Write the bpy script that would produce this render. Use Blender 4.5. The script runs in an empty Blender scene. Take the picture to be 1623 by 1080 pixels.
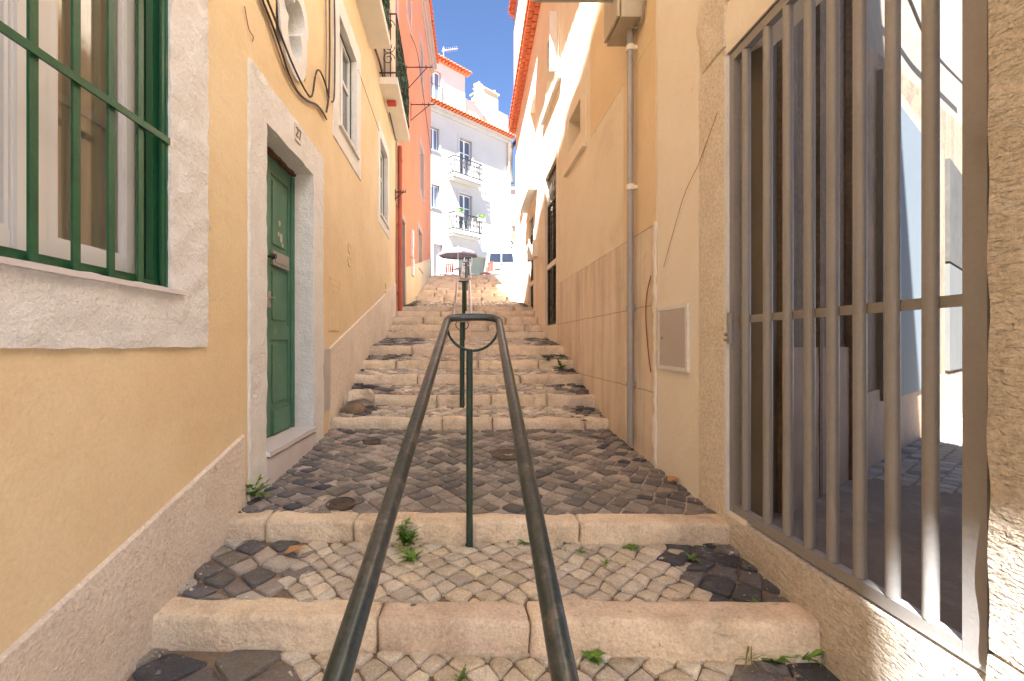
import bpy, bmesh, math, random
from mathutils import Vector, noise, Matrix
random.seed(7)
sc = bpy.context.scene
# ---------------------------------------------------------------- camera
F, VX, VY = 720.0, 737.0, 545.0          # focal length and vanishing point in photo pixels (1623 wide)
cd = bpy.data.cameras.new('camera'); cam = bpy.data.objects.new('camera', cd)
sc.collection.objects.link(cam); sc.camera = cam
cam.location = (0, 0, 0); cam.rotation_euler = (math.radians(90), 0, 0)
cd.sensor_width = 36; cd.lens = F / 1623 * 36
cd.shift_x = (811.5 - VX) / 1623; cd.shift_y = (VY - 540) / 1623
cd.clip_start = 0.02; cd.clip_end = 2000
# ---------------------------------------------------------------- light
SUNDIR = Vector((.45, 1.0, -1.65)).normalized()
sd = bpy.data.lights.new('sun', 'SUN'); sun = bpy.data.objects.new('sun', sd); sc.collection.objects.link(sun)
sd.energy = 5; sd.angle = math.radians(.55); sd.color = (1, .99, .975)
sun.rotation_euler = SUNDIR.to_track_quat('-Z', 'Y').to_euler()
w = bpy.data.worlds.new('World'); sc.world = w; w.use_nodes = True
nt = w.node_tree; bg = nt.nodes['Background']
sky = nt.nodes.new('ShaderNodeTexSky'); sky.sky_type = 'NISHITA'; sky.sun_disc = False
sky.sun_elevation = math.asin(-SUNDIR.z); sky.sun_rotation = math.atan2(-SUNDIR.x, -SUNDIR.y)
sky.air_density = .42; sky.dust_density = 0; sky.ozone_density = 3.2
nt.links.new(sky.outputs[0], bg.inputs[0]); bg.inputs[1].default_value = .05
sc.view_settings.view_transform = 'Standard'; sc.view_settings.look = 'None'
sc.view_settings.exposure = 3.36; sc.view_settings.gamma = 1
sc.cycles.use_denoising = True
sc.cycles.max_bounces = 10; sc.cycles.diffuse_bounces = 7; sc.cycles.transparent_max_bounces = 12
sc.cycles.sample_clamp_indirect = 8
# ---------------------------------------------------------------- helpers
COL = sc.collection
def lerp(a, b, t): return a + (b - a) * t
def poly(pts):
    def f(y):
        if y <= pts[0][0]: return pts[0][1]
        for (a, va), (b, vb) in zip(pts, pts[1:]):
            if y <= b: return lerp(va, vb, (y - a) / (b - a))
        return pts[-1][1]
    return f
XL = poly([(-20, -1.30), (4.4, -1.30), (7.1, -1.34), (9.15, -1.40), (16.9, -1.27)])
XR = poly([(-20, 1.422), (2.5, 1.42), (4, 1.405), (8.3, 1.37), (13.2, 1.475)])
def xfl(u, w_, z): return (XL(u) + w_, u, z)
def xfr(u, w_, z): return (XR(u) - w_, u, z)
def ident(x, y, z): return (x, y, z)
def at(px, py, Y): return Vector(((px - VX) * Y / F, Y, (VY - py) * Y / F))
def onl(px, py, X=None):                  # photo pixel -> (u, z) on the left wall
    Y = 5.0
    for _ in range(30): Y = F * (XL(Y) if X is None else X) / (px - VX)
    return Y, (VY - py) * Y / F
def onr(px, py, X=None):
    Y = 5.0
    for _ in range(30): Y = F * (XR(Y) if X is None else X) / (px - VX)
    return Y, (VY - py) * Y / F
def nz(p, s, seed=0): return noise.noise(Vector((p[0]*s + seed, p[1]*s + seed*.7, p[2]*s)))

class MB:
    def __init__(s, xf=ident): s.v = []; s.f = []; s.c = []; s.mi = []; s.xf = xf; s.col = (1, 1, 1); s.m = 0
    def V(s, p): s.v.append(Vector(s.xf(*p))); s.c.append(s.col); return len(s.v) - 1
    def Fc(s, idx): s.f.append(tuple(idx)); s.mi.append(s.m)
    def quad(s, a, b, c, d): s.Fc([s.V(a), s.V(b), s.V(c), s.V(d)])
    def ngon(s, pts): s.Fc([s.V(p) for p in pts])
    def box(s, x0, x1, y0, y1, z0, z1):
        i = [s.V((x, y, z)) for z in (z0, z1) for y in (y0, y1) for x in (x0, x1)]
        for q in ((0,1,3,2),(4,6,7,5),(0,4,5,1),(2,3,7,6),(0,2,6,4),(1,5,7,3)): s.Fc([i[k] for k in q])
        return s
    def gbox(s, x0, x1, y0, y1, z0, z1, res=.04, r=.0, amp=.0, freq=8, seed=0):
        n = [max(1, min(90, int(round((b - a) / res)))) for a, b in ((x0,x1),(y0,y1),(z0,z1))]
        lo = (x0, y0, z0); hi = (x1, y1, z1); cache = {}
        rr = min(r, (x1-x0)*.45, (y1-y0)*.45, (z1-z0)*.45)
        def P(i, j, k):
            key = (i, j, k)
            if key in cache: return cache[key]
            p = Vector([lerp(lo[a], hi[a], (i, j, k)[a] / n[a]) for a in range(3)])
            if rr > 0:
                c = Vector([min(max(p[a], lo[a] + rr), hi[a] - rr) for a in range(3)])
                d = p - c
                if d.length > 1e-6: p = c + d.normalized() * rr
            if amp:
                q = p * freq
                p = p + Vector((noise.noise(q + Vector((seed,0,0))), noise.noise(q + Vector((0,31+seed,0))), noise.noise(q + Vector((0,0,57+seed))))) * amp
            cache[key] = s.V(p); return cache[key]
        for a in range(3):
            b, c = (a + 1) % 3, (a + 2) % 3
            for side in (0, n[a]):
                for i in range(n[b]):
                    for j in range(n[c]):
                        def K(ii, jj):
                            t = [0, 0, 0]; t[a] = side; t[b] = ii; t[c] = jj; return P(*t)
                        q = [K(i, j), K(i+1, j), K(i+1, j+1), K(i, j+1)]
                        s.Fc(q if side else q[::-1])
        return s
    def tube(s, pts, r, n=10, cap=True, closed=False):
        pts = [Vector(p) for p in pts]; rings = []
        N = len(pts)
        for i, p in enumerate(pts):
            if closed: t = pts[(i+1) % N] - pts[i-1]
            else: t = pts[min(i+1, N-1)] - pts[max(i-1, 0)]
            t.normalize()
            up = Vector((0, 0, 1)) if abs(t.z) < .9 else Vector((0, 1, 0))
            a = t.cross(up).normalized(); b = a.cross(t)
            rad = r[i] if isinstance(r, (list, tuple)) else r
            rings.append([s.V(p + (a * math.cos(k*2*math.pi/n) + b * math.sin(k*2*math.pi/n)) * rad) for k in range(n)])
        for i in range(N if closed else N - 1):
            A, B = rings[i], rings[(i+1) % N]
            for k in range(n): s.Fc([A[k], A[(k+1) % n], B[(k+1) % n], B[k]])
        if cap and not closed: s.Fc(rings[0][::-1]); s.Fc(rings[-1])
        return s
    def lathe(s, prof, cx=0, cy=0, cz=0, n=24):
        rings = [[s.V((cx + r*math.cos(k*2*math.pi/n), cy + r*math.sin(k*2*math.pi/n), cz + z)) for k in range(n)] for r, z in prof]
        for A, B in zip(rings, rings[1:]):
            for k in range(n): s.Fc([A[k], A[(k+1) % n], B[(k+1) % n], B[k]])
        s.Fc(rings[0][::-1]); s.Fc(rings[-1]); return s
    def prism(s, pts, off):                # closed polygon pts (3d) extruded by off (3d)
        a = [s.V(p) for p in pts]; b = [s.V((p[0]+off[0], p[1]+off[1], p[2]+off[2])) for p in pts]
        s.Fc(a); s.Fc(b[::-1]); n = len(pts)
        for i in range(n): s.Fc([a[i], b[i], b[(i+1) % n], a[(i+1) % n]])
        return s
    def facade(s, u0, u1, z0, zt, holes=(), th=.2, knots=(), nseg=1):
        """wall in (u, w, z), front at w=0, real openings, thickness th"""
        ztf = zt if callable(zt) else (lambda u: zt)
        us = sorted(set([u0, u1] + [k for k in knots if u0 < k < u1] + [h for H in holes for h in H[:2]]))
        zs = sorted(set([z0] + [h for H in holes for h in H[2:]]))
        zs.append(None)
        def inh(u, z):
            return any(h[0] < u < h[1] and h[2] < z < h[3] for h in holes)
        def zz(z, u): return ztf(u) if z is None else z
        cell = {}
        for i in range(len(us) - 1):
            for j in range(len(zs) - 1):
                um = (us[i] + us[i+1]) / 2; zm = (zs[j] + zz(zs[j+1], um)) / 2
                cell[i, j] = not inh(um, zm)
        for (i, j), ok in cell.items():
            if not ok: continue
            a, b = us[i], us[i+1]; c = zs[j]; d = zs[j+1]
            for w_ in (0, -th):
                s.quad((a, w_, zz(c, a)), (b, w_, zz(c, b)), (b, w_, zz(d, b)), (a, w_, zz(d, a)))
            if not cell.get((i-1, j), False): s.quad((a, 0, zz(c, a)), (a, -th, zz(c, a)), (a, -th, zz(d, a)), (a, 0, zz(d, a)))
            if not cell.get((i+1, j), False): s.quad((b, 0, zz(c, b)), (b, -th, zz(c, b)), (b, -th, zz(d, b)), (b, 0, zz(d, b)))
            if not cell.get((i, j-1), False): s.quad((a, 0, zz(c, a)), (b, 0, zz(c, b)), (b, -th, zz(c, b)), (a, -th, zz(c, a)))
            if not cell.get((i, j+1), False): s.quad((a, 0, zz(d, a)), (b, 0, zz(d, b)), (b, -th, zz(d, b)), (a, -th, zz(d, a)))
        return s
    def ring(s, u0, u1, z0, z1, b, wf, wb, bb=None, **kw):
        """rectangular border of width b round an opening, from w=wb to w=wf"""
        bb = b if bb is None else bb
        s.gbox(u0 - b, u0, wb, wf, z0 - bb, z1 + b, **kw); s.gbox(u1, u1 + b, wb, wf, z0 - bb, z1 + b, **kw)
        s.gbox(u0, u1, wb, wf, z1, z1 + b, **kw)
        if bb > 0: s.gbox(u0, u1, wb, wf, z0 - bb, z0, **kw)
        return s
    def tiles(s, u0, u1, w0, w1, z0, z1, pitch=.19, amp=.045, th=.02, courses=2):
        """corrugated clay tiling: runs down from (w0,z0) to the eave edge (w1,z1)"""
        n = max(2, int((u1 - u0) / pitch * 8))
        for c in range(courses):
            a, b = c / courses, (c + 1) / courses + (.06 if c < courses - 1 else 0)
            rows = []
            for (t, lift) in ((a, .012), (b, .03)):
                for dz in (0, -th):
                    rows.append([s.V((lerp(u0, u1, i/n), lerp(w0, w1, t), lerp(z0, z1, t) + lift + dz + amp * abs(math.sin(math.pi * (lerp(u0, u1, i/n) - u0) / pitch)) + .006*math.sin(i*1.7+c))) for i in range(n+1)])
            for A, B in ((rows[0], rows[2]), (rows[1], rows[3]), (rows[2], rows[3]), (rows[0], rows[1])):
                for i in range(n): s.Fc([A[i], A[i+1], B[i+1], B[i]])
        return s
    def build(s, name, mats, parent=None, smooth=False, origin=None, recalc=True):
        if not isinstance(mats, (list, tuple)): mats = [mats]
        if parent is not None: o = world_loc(parent)
        elif origin is not None: o = Vector(origin)
        else:
            mn = [min(v[a] for v in s.v) for a in range(3)]; mx = [max(v[a] for v in s.v) for a in range(3)]
            o = Vector(((mn[0]+mx[0])/2, (mn[1]+mx[1])/2, mn[2]))
        me = bpy.data.meshes.new(name)
        me.from_pydata([tuple(v - o) for v in s.v], [], s.f)
        for m in mats: me.materials.append(m)
        if any(s.mi): me.polygons.foreach_set('material_index', s.mi)
        if True:
            at_ = me.color_attributes.new('col', 'FLOAT_COLOR', 'POINT')
            at_.data.foreach_set('color', [x for c in s.c for x in (*c, 1)])
        if recalc:
            bm = bmesh.new(); bm.from_mesh(me); bmesh.ops.recalc_face_normals(bm, faces=bm.faces); bm.to_mesh(me); bm.free()
        if smooth:
            me.polygons.foreach_set('use_smooth', [True] * len(me.polygons))
            if smooth != 'all': me.set_sharp_from_angle(angle=math.radians(50))
        ob = bpy.data.objects.new(name, me); COL.objects.link(ob)
        if parent is not None: ob.parent = parent; ob.location = (0, 0, 0)
        else: ob.location = o
        return ob
WL = {}
def world_loc(o):
    p = Vector((0, 0, 0))
    while o is not None: p += Vector(o.location); o = o.parent
    return p
def thing(name, label, cat, loc=(0, 0, 0), group=None, rz=0):
    o = bpy.data.objects.new(name, None); COL.objects.link(o); o.location = loc; o.rotation_euler = (0, 0, rz)
    o.empty_display_size = .1
    o['label'] = label; o['category'] = cat
    if group: o['group'] = group
    return o
def tag(o, label, cat, group=None):
    o['label'] = label; o['category'] = cat
    if group: o['group'] = group
    return o
def kind(o, k, label=None):
    o['kind'] = k
    if label: o['label'] = label
    return o
def copy_tree(o, parent=None):
    c = o.copy(); COL.objects.link(c)
    if parent is not None: c.parent = parent
    for ch in [x for x in COL.objects if x.parent == o]: copy_tree(ch, c)
    return c
# ---------------------------------------------------------------- materials
def mat(name, c1, c2=None, rough=.85, scale=3.0, metal=0, bumps=(), stain=None, attr=False, spec=.5, grain=.0, grain_scale=60, coat=0, streak=None, seams=None, worn=None):
    """procedural surface: two-tone noise, optional second stain, fine grain and several bump layers (all in world metres)"""
    m = bpy.data.materials.new(name); m.use_nodes = True; n = m.node_tree.nodes; l = m.node_tree.links
    b = n['Principled BSDF']; b.inputs['Roughness'].default_value = rough; b.inputs['Metallic'].default_value = metal
    b.inputs['Specular IOR Level'].default_value = spec
    if coat: b.inputs['Coat Weight'].default_value = coat; b.inputs['Coat Roughness'].default_value = .15
    g = n.new('ShaderNodeNewGeometry'); P = g.outputs['Position']
    def tex(sc_, det=5, ro=.6, dist=0, vec=None):
        t = n.new('ShaderNodeTexNoise'); t.inputs['Scale'].default_value = sc_; t.inputs['Detail'].default_value = det
        t.inputs['Roughness'].default_value = ro; t.inputs['Distortion'].default_value = dist
        l.new(vec if vec is not None else P, t.inputs['Vector']); return t.outputs['Fac']
    def ramp(x, a, bb):
        r = n.new('ShaderNodeMapRange'); r.inputs['From Min'].default_value = a; r.inputs['From Max'].default_value = bb
        l.new(x, r.inputs['Value']); return r.outputs[0]
    def mix(f, A, B, mode='MIX'):
        x = n.new('ShaderNodeMix'); x.data_type = 'RGBA'; x.blend_type = mode; x.clamp_factor = True
        for s_, val in ((x.inputs['Factor'], f), (x.inputs[6], A), (x.inputs[7], B)):
            if isinstance(val, (int, float)): s_.default_value = val
            elif isinstance(val, tuple): s_.default_value = (*val, 1)
            else: l.new(val, s_)
        return x.outputs[2]
    def scaled(v):
        mp = n.new('ShaderNodeMapping'); mp.inputs['Scale'].default_value = v; l.new(P, mp.inputs['Vector']); return mp.outputs[0]
    c2 = c2 or tuple(x * .86 for x in c1)
    out = mix(ramp(tex(scale, 6, .65), .35, .68), c1, c2)
    if attr:
        a = n.new('ShaderNodeAttribute'); a.attribute_name = 'col'
        out = mix(1.0, out, a.outputs['Color'], 'MULTIPLY')
    if stain:      # (colour, scale, lo, hi, amount)
        for (sc_c, sc_s, lo, hi, amt) in (stain if isinstance(stain[0], tuple) and isinstance(stain[0][0], tuple) else (stain,)):
            f = n.new('ShaderNodeMath'); f.operation = 'MULTIPLY'; l.new(ramp(tex(sc_s, 7, .7, .4), lo, hi), f.inputs[0]); f.inputs[1].default_value = amt
            out = mix(f.outputs[0], out, sc_c)
    if streak:     # vertical run-off streaks (colour, lo, hi, amount, freq)
        sc_c, lo, hi, amt, fr = streak
        f = n.new('ShaderNodeMath'); f.operation = 'MULTIPLY'
        l.new(ramp(tex(1, 5, .65, 0, scaled((fr, fr, fr * .09))), lo, hi), f.inputs[0]); f.inputs[1].default_value = amt
        out = mix(f.outputs[0], out, sc_c)
    seamf = None
    if seams:      # horizontal z lines and vertical joints, (zlist, ystep, width, colour)
        zl, ystep, wd, sc_c = seams
        sp = n.new('ShaderNodeSeparateXYZ'); l.new(P, sp.inputs[0])
        def M(op, x, y=None, z=None):
            q = n.new('ShaderNodeMath'); q.operation = op
            for i_, v_ in enumerate((x, y, z)):
                if v_ is None: continue
                if isinstance(v_, (int, float)): q.inputs[i_].default_value = v_
                else: l.new(v_, q.inputs[i_])
            return q.outputs[0]
        wob = M('MULTIPLY', M('SUBTRACT', tex(5, 3), .5), .02)
        acc = None
        for zq in zl:
            d = M('LESS_THAN', M('ABSOLUTE', M('ADD', M('SUBTRACT', sp.outputs['Z'], zq), wob)), wd)
            acc = d if acc is None else M('MAXIMUM', acc, d)
        if ystep:
            fr = M('FRACT', M('DIVIDE', M('ADD', M('ADD', sp.outputs['Y'], wob), M('MULTIPLY', M('FLOOR', M('DIVIDE', sp.outputs['Z'], .6)), ystep * .37)), ystep))
            acc = M('MAXIMUM', acc, M('LESS_THAN', fr, wd / ystep * 1.2))
        seamf = acc
        f = M('MULTIPLY', acc, .65); out = mix(f, out, sc_c)
    if worn:       # worn paint: (colour, scale, lo, hi)
        wf = ramp(tex(worn[1], 8, .75, .2), worn[2], worn[3]); out = mix(wf, out, worn[0])
    if grain:
        gr = ramp(tex(grain_scale, 3, .7), .3, .7); gg = n.new('ShaderNodeMix'); gg.data_type = 'FLOAT'
        gg.inputs[2].default_value = 1 - grain; gg.inputs[3].default_value = 1 + grain; l.new(gr, gg.inputs[0])
        hv = n.new('ShaderNodeHueSaturation'); l.new(out, hv.inputs['Color']); l.new(gg.outputs[0], hv.inputs['Value']); out = hv.outputs[0]
    l.new(out, b.inputs['Base Color'])
    last = None
    for bp in bumps:       # (scale, distance, kind)
        sc_s, dist = bp[0], bp[1]; kd = bp[2] if len(bp) > 2 else 'n'
        if kd == 'v':
            t = n.new('ShaderNodeTexVoronoi'); t.inputs['Scale'].default_value = sc_s; l.new(P, t.inputs['Vector']); h = t.outputs['Distance']
        elif kd == 'w':    # tooled stone: short horizontal ridges
            h = tex(1, 2, .5, .6, scaled((sc_s * .35, sc_s * .35, sc_s)))
        else: h = tex(sc_s, 5, .6)
        bu = n.new('ShaderNodeBump'); bu.inputs['Distance'].default_value = dist; bu.inputs['Strength'].default_value = 1
        l.new(h, bu.inputs['Height'])
        if last is not None: l.new(last, bu.inputs['Normal'])
        last = bu.outputs[0]
    if seamf is not None:
        bu = n.new('ShaderNodeBump'); bu.inputs['Distance'].default_value = .006; bu.invert = True; l.new(seamf, bu.inputs['Height'])
        if last is not None: l.new(last, bu.inputs['Normal'])
        last = bu.outputs[0]
    if last is not None: l.new(last, b.inputs['Normal'])
    return m
M = {}
M['yellow'] = mat('yellow plaster', (0.79, 0.645, 0.42), (0.71, 0.55, 0.325), .8, 1.3, bumps=((9, .008), (45, .003)), stain=(((.55, .36, .2), 1.1, .58, .8, .35), ((.80, .68, .50), 2.5, .60, .8, .4), ((.40, .28, .16), 13, .715, .76, .7)), streak=((.5, .33, .18), .62, .85, .25, 3), grain=.05)
M['orange'] = mat('orange plaster', (0.7, 0.275, 0.13), (0.62, 0.235, 0.11), .85, 1.2, bumps=((25, .004),), stain=((.66, .32, .2), 1.4, .55, .8, .4), streak=((.5, .2, .12), .55, .8, .35, 4), grain=.05)
M['white_rough'] = mat('rough white limewash', (0.8, 0.8, 0.79), (0.73, 0.72, 0.7), .9, 4, bumps=((14, .014), (55, .007), (120, .003)), stain=((.55, .46, .38), 2.2, .6, .85, .2), grain=.05)
M['white'] = mat('white painted render', (0.5, 0.49, 0.46), (0.46, 0.445, 0.42), .85, .8, bumps=((12, .006),), streak=((.62, .6, .56), .6, .85, .3, 2))
M['roughcast'] = mat('roughcast plinth', (0.86, 0.77, 0.665), (0.78, 0.68, 0.57), .95, 3, bumps=((22, .016), (60, .010), (130, .005)), stain=(((.36, .20, .14), 4, .62, .75, .5), ((.52, .42, .33), 1.7, .50, .78, .45), ((.30, .2, .14), 16, .62, .72, .5)), grain=.14)
M['cream'] = mat('cream plaster', (0.83, 0.745, 0.61), (0.76, 0.665, 0.53), .85, 1.1, bumps=((7, .009), (40, .0025)), stain=(((.50, .34, .20), 1.0, .55, .8, .5), ((.80, .72, .60), 1.7, .55, .8, .6), ((.36, .25, .15), 11, .69, .75, .6)), streak=((.47, .33, .2), .56, .85, .35, 4), grain=.04)
M['ochre'] = mat('ochre tone', (0.78, 0.62, 0.42), (0.73, 0.57, 0.37), .85, 1.2, bumps=((7, .008), (40, .0025)), stain=((.5, .33, .18), 1.3, .5, .8, .4), streak=((.6, .45, .3), .6, .85, .3, 3))
M['cream_pale'] = mat('pale cream plaster', (0.85, 0.79, 0.7), (0.79, 0.72, 0.62), .85, 1.4, bumps=((8, .009), (50, .0025)), stain=(((.50, .33, .2), 1.5, .6, .85, .45), ((.42, .28, .16), 7, .64, .75, .6)), grain=.04)
M['cladding'] = mat('stone cladding slabs', (0.8, 0.7, 0.585), (0.7, 0.59, 0.48), .8, 2, bumps=((10, .006), (60, .002)), stain=(((.34, .22, .14), 1.5, .55, .8, .55), ((.62, .50, .4), 3.1, .6, .8, .4)), streak=((.40, .29, .20), .46, .72, .6, 6), seams=((.88, .285, -.36), 1.37, .004, (.24, .16, .11)), grain=.05)
M['pecked'] = mat('pecked pier stone', (0.84, 0.755, 0.635), (0.77, 0.675, 0.55), .92, 5, bumps=((38, .016), (85, .010), (12, .006)), stain=((.42, .26, .15), 5, .66, .8, .5), grain=.2)
M['tooled'] = mat('tooled pier stone', (0.74, 0.67, 0.57), (0.66, 0.585, 0.48), .92, 6, bumps=((75, .022, 'w'), (40, .012), (140, .005)), stain=(((.40, .18, .06), 6, .72, .8, .7), ((.45, .34, .25), 2, .5, .8, .5)), grain=.2)
M['kerb'] = mat('worn limestone kerb', (0.88, 0.75, 0.58), (0.74, 0.6, 0.44), .8, 5, bumps=((9, .02), (38, .012), (110, .005)), stain=(((.33, .24, .16), 5, .56, .74, .6), ((.42, .20, .12), 1.3, .70, .8, .5), ((.80, .70, .58), 7, .6, .8, .5), ((.20, .15, .10), 24, .60, .70, .6), ((.42, .33, .23), 2.2, .45, .7, .55)), attr=True, grain=.17, grain_scale=75)
M['stone'] = mat('paving stones', (1.0, 1.0, 1.0), (.74, .72, .70), .72, 14, bumps=((26, .012), (90, .006)), stain=(((.34, .27, .21), 7, .62, .82, .35), ((.55, .47, .39), 3.5, .55, .78, .35), ((.72, .64, .54), 20, .60, .72, .55), ((.10, .085, .07), 34, .64, .72, .6)), attr=True, grain=.26, grain_scale=120)
M['joint'] = mat('joint dirt', (0.24, 0.18, 0.125), (0.16, 0.12, 0.085), .95, 8, bumps=((40, .008),), grain=.2)
M['grout'] = mat('dusty grout', (0.52, 0.464, 0.426), (0.33, 0.292, 0.27), .95, 6, bumps=((40, .006),), grain=.2)
M['tile'] = mat('clay tiles', (0.74, 0.22, 0.09), (0.62, 0.17, 0.07), .8, 9, bumps=((30, .004),), stain=((.5, .25, .14), 5, .6, .8, .5), grain=.1)
M['pvc'] = mat('white pvc', (.80, .79, .79), (.77, .76, .76), .3, 2)
M['green'] = mat('green paint', (0.014, 0.105, 0.045), (0.01, 0.08, 0.035), .33, 7, bumps=((60, .0015),), worn=((.12, .2, .13), 16, .68, .74), coat=.2, grain=.1)
M['green_dark'] = mat('dark green paint', (.012, .085, .05), (.01, .06, .04), .4, 7, bumps=((40, .002),), worn=((.2, .24, .17), 12, .68, .75))
M['door_green'] = mat('faded green door paint', (0.1, 0.235, 0.165), (0.065, 0.175, 0.12), .55, 4, bumps=((40, .002),), stain=((.12, .22, .17), 3, .5, .7, .7), worn=((.28, .24, .18), 9, .635, .70), grain=.1)
M['oldwood'] = mat('bare brown wood', (.17, .075, .045), (.07, .03, .02), .8, 12, bumps=((60, .006),))
M['iron'] = mat('dark iron', (.035, .035, .035), (.06, .05, .045), .5, 12, metal=.5, bumps=((50, .001),))
M['rail'] = mat('worn handrail steel', (0.05, 0.066, 0.064), (0.085, 0.095, 0.088), .30, 4, metal=.55, bumps=((60, .001), (9, .002)), worn=((.19, .175, .155), 9, .54, .72), grain=.25, grain_scale=90)
M['rail_green'] = mat('green handrail post', (.02, .05, .035), (.035, .06, .045), .4, 8, metal=.2, bumps=((70, .002),), worn=((.15, .14, .12), 30, .66, .72), grain=.2)
M['rail_pale'] = mat('polished handrail steel', (.55, .50, .47), (.42, .36, .34), .35, 8, metal=.6)
M['gate'] = mat('grey brown gate paint', (.30, .29, .285), (.265, .25, .24), .5, 3, metal=.15, bumps=((90, .0008), (6, .001)), stain=((.15, .11, .085), 3, .6, .8, .4), grain=.05)
M['zinc'] = mat('grey pipe', (0.4, 0.385, 0.375), (0.33, 0.315, 0.305), .5, 5, metal=.3, bumps=((20, .002),), stain=((.16, .13, .11), 4, .6, .8, .5))
M['box_grey'] = mat('grey enamel door', (0.5, 0.465, 0.44), (0.46, 0.42, 0.4), .5, 4, stain=((.27, .2, .16), 6, .64, .8, .5), grain=.03)
M['box_beige'] = mat('beige cabinet', (.50, .44, .33), (.43, .37, .27), .6, 5, stain=((.3, .24, .16), 4, .6, .8, .5))
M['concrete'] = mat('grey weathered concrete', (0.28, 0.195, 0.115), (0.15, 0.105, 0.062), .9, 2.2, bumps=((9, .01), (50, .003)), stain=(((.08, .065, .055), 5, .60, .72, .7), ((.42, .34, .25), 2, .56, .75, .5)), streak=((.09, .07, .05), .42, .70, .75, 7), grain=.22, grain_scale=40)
M['brownstone'] = mat('brown stained plinth', (.36, .24, .155), (.24, .155, .10), .8, 2.5, bumps=((9, .01), (50, .003)), stain=((.09, .06, .045), 7, .62, .70, .7), streak=((.16, .10, .07), .5, .8, .5, 4))
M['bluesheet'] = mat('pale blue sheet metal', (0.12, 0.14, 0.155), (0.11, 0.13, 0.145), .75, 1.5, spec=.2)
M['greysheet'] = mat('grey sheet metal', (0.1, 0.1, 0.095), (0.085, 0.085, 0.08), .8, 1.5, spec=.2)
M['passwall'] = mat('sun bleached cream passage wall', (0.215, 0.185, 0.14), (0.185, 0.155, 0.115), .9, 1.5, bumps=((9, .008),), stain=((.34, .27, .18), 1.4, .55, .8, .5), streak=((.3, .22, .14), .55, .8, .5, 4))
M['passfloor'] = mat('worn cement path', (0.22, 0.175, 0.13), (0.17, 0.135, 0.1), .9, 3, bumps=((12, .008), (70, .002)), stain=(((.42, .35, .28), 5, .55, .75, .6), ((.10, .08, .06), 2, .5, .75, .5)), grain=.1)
M['slab'] = mat('balcony slab render', (0.76, 0.745, 0.696), (0.7, 0.68, 0.624), .85, 3, bumps=((20, .003),), stain=((.4, .3, .2), 3, .6, .85, .4))
M['cable'] = mat('black cable', (.03, .024, .02), (.07, .055, .045), .6, 20)
M['cable_grey'] = mat('pale cable', (.36, .29, .22), (.22, .17, .13), .6, 20)
M['rust'] = mat('rusty red cable', (.36, .11, .045), (.25, .08, .04), .7, 20)
M['red'] = mat('red paint', (.5, .05, .03), (.42, .045, .03), .5, 8)
M['redpipe'] = mat('terracotta pipe', (.48, .10, .055), (.4, .085, .05), .5, 8)
M['leaf'] = mat('weed leaves', (0.12, 0.27, 0.035), (0.2, 0.36, 0.07), .5, 25, attr=True)
M['grass'] = mat('dry grass', (.25, .27, .08), (.36, .30, .13), .6, 25)
M['moss'] = mat('moss', (.10, .13, .03), (.17, .17, .06), .95, 40, bumps=((120, .01),))
M['bark'] = mat('palm bark', (.2, .15, .1), None, .9, 10)
M['carwhite'] = mat('white car paint', (0.36, 0.36, 0.36), (0.35, 0.35, 0.35), .25, 1, coat=.6)
M['rubber'] = mat('black rubber', (.025, .025, .025), None, .8, 20)
M['parasol'] = mat('mauve grey parasol cloth', (0.17, 0.13, 0.145), (0.13, 0.1, 0.115), .85, 4)
M['plaster_pink'] = mat('pale pink render', (0.5, 0.39, 0.34), (0.46, 0.35, 0.3), .85, 2)
M['manhole'] = mat('cast iron cover', (.085, .065, .05), (.15, .11, .085), .6, 14, metal=.4, bumps=((40, .004),))
M['marble'] = mat('doorstep marble', (0.68, 0.648, 0.66), (0.62, 0.583, 0.588), .5, 3, bumps=((15, .003),), stain=((.35, .27, .22), 4, .6, .8, .5))
M['azulejo'] = mat('number tile', (.60, .52, .40), (.55, .46, .35), .3, 20)
M['ink'] = mat('dark brown glaze', (.05, .035, .02), None, .4, 20)
M['van_glass'] = mat('tinted van glass', (0.01, 0.016, 0.032), (0.016, 0.022, 0.036), .35, 3, spec=.3)
M['curtain'] = mat('cream curtain', (0.86, 0.8, 0.68), (0.78, 0.71, 0.58), .95, 1.5, streak=((.66, .60, .50), .4, .7, .5, 16))
M['blind'] = mat('grey interior blind', (.20, .21, .22), (.12, .12, .13), .9, 2)
M['darkroom'] = mat('dark interior', (.035, .032, .03), None, .9, 2)
M['brownleaf'] = mat('dry leaf', (.5, .27, .12), None, .8, 30)
M['terrain'] = mat('dry ground', (0.25, 0.2, 0.15), (0.2, 0.16, 0.12), .95, .5)
M['shutter_grey'] = mat('dark weathered shutter', (.07, .066, .06), (.045, .042, .038), .9, 4, spec=.2)
M['asphalt'] = mat('pale street setts', (0.15, 0.135, 0.115), (0.12, 0.105, 0.09), .9, 3, bumps=((20, .01, 'v'),))
M['netting'] = mat('green balcony netting', (.018, .075, .045), (.06, .14, .08), .8, 30, bumps=((60, .01),))
M['garage'] = mat('olive garage door', (0.3, 0.32, 0.24), (0.27, 0.29, 0.21), .7, 2)
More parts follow.
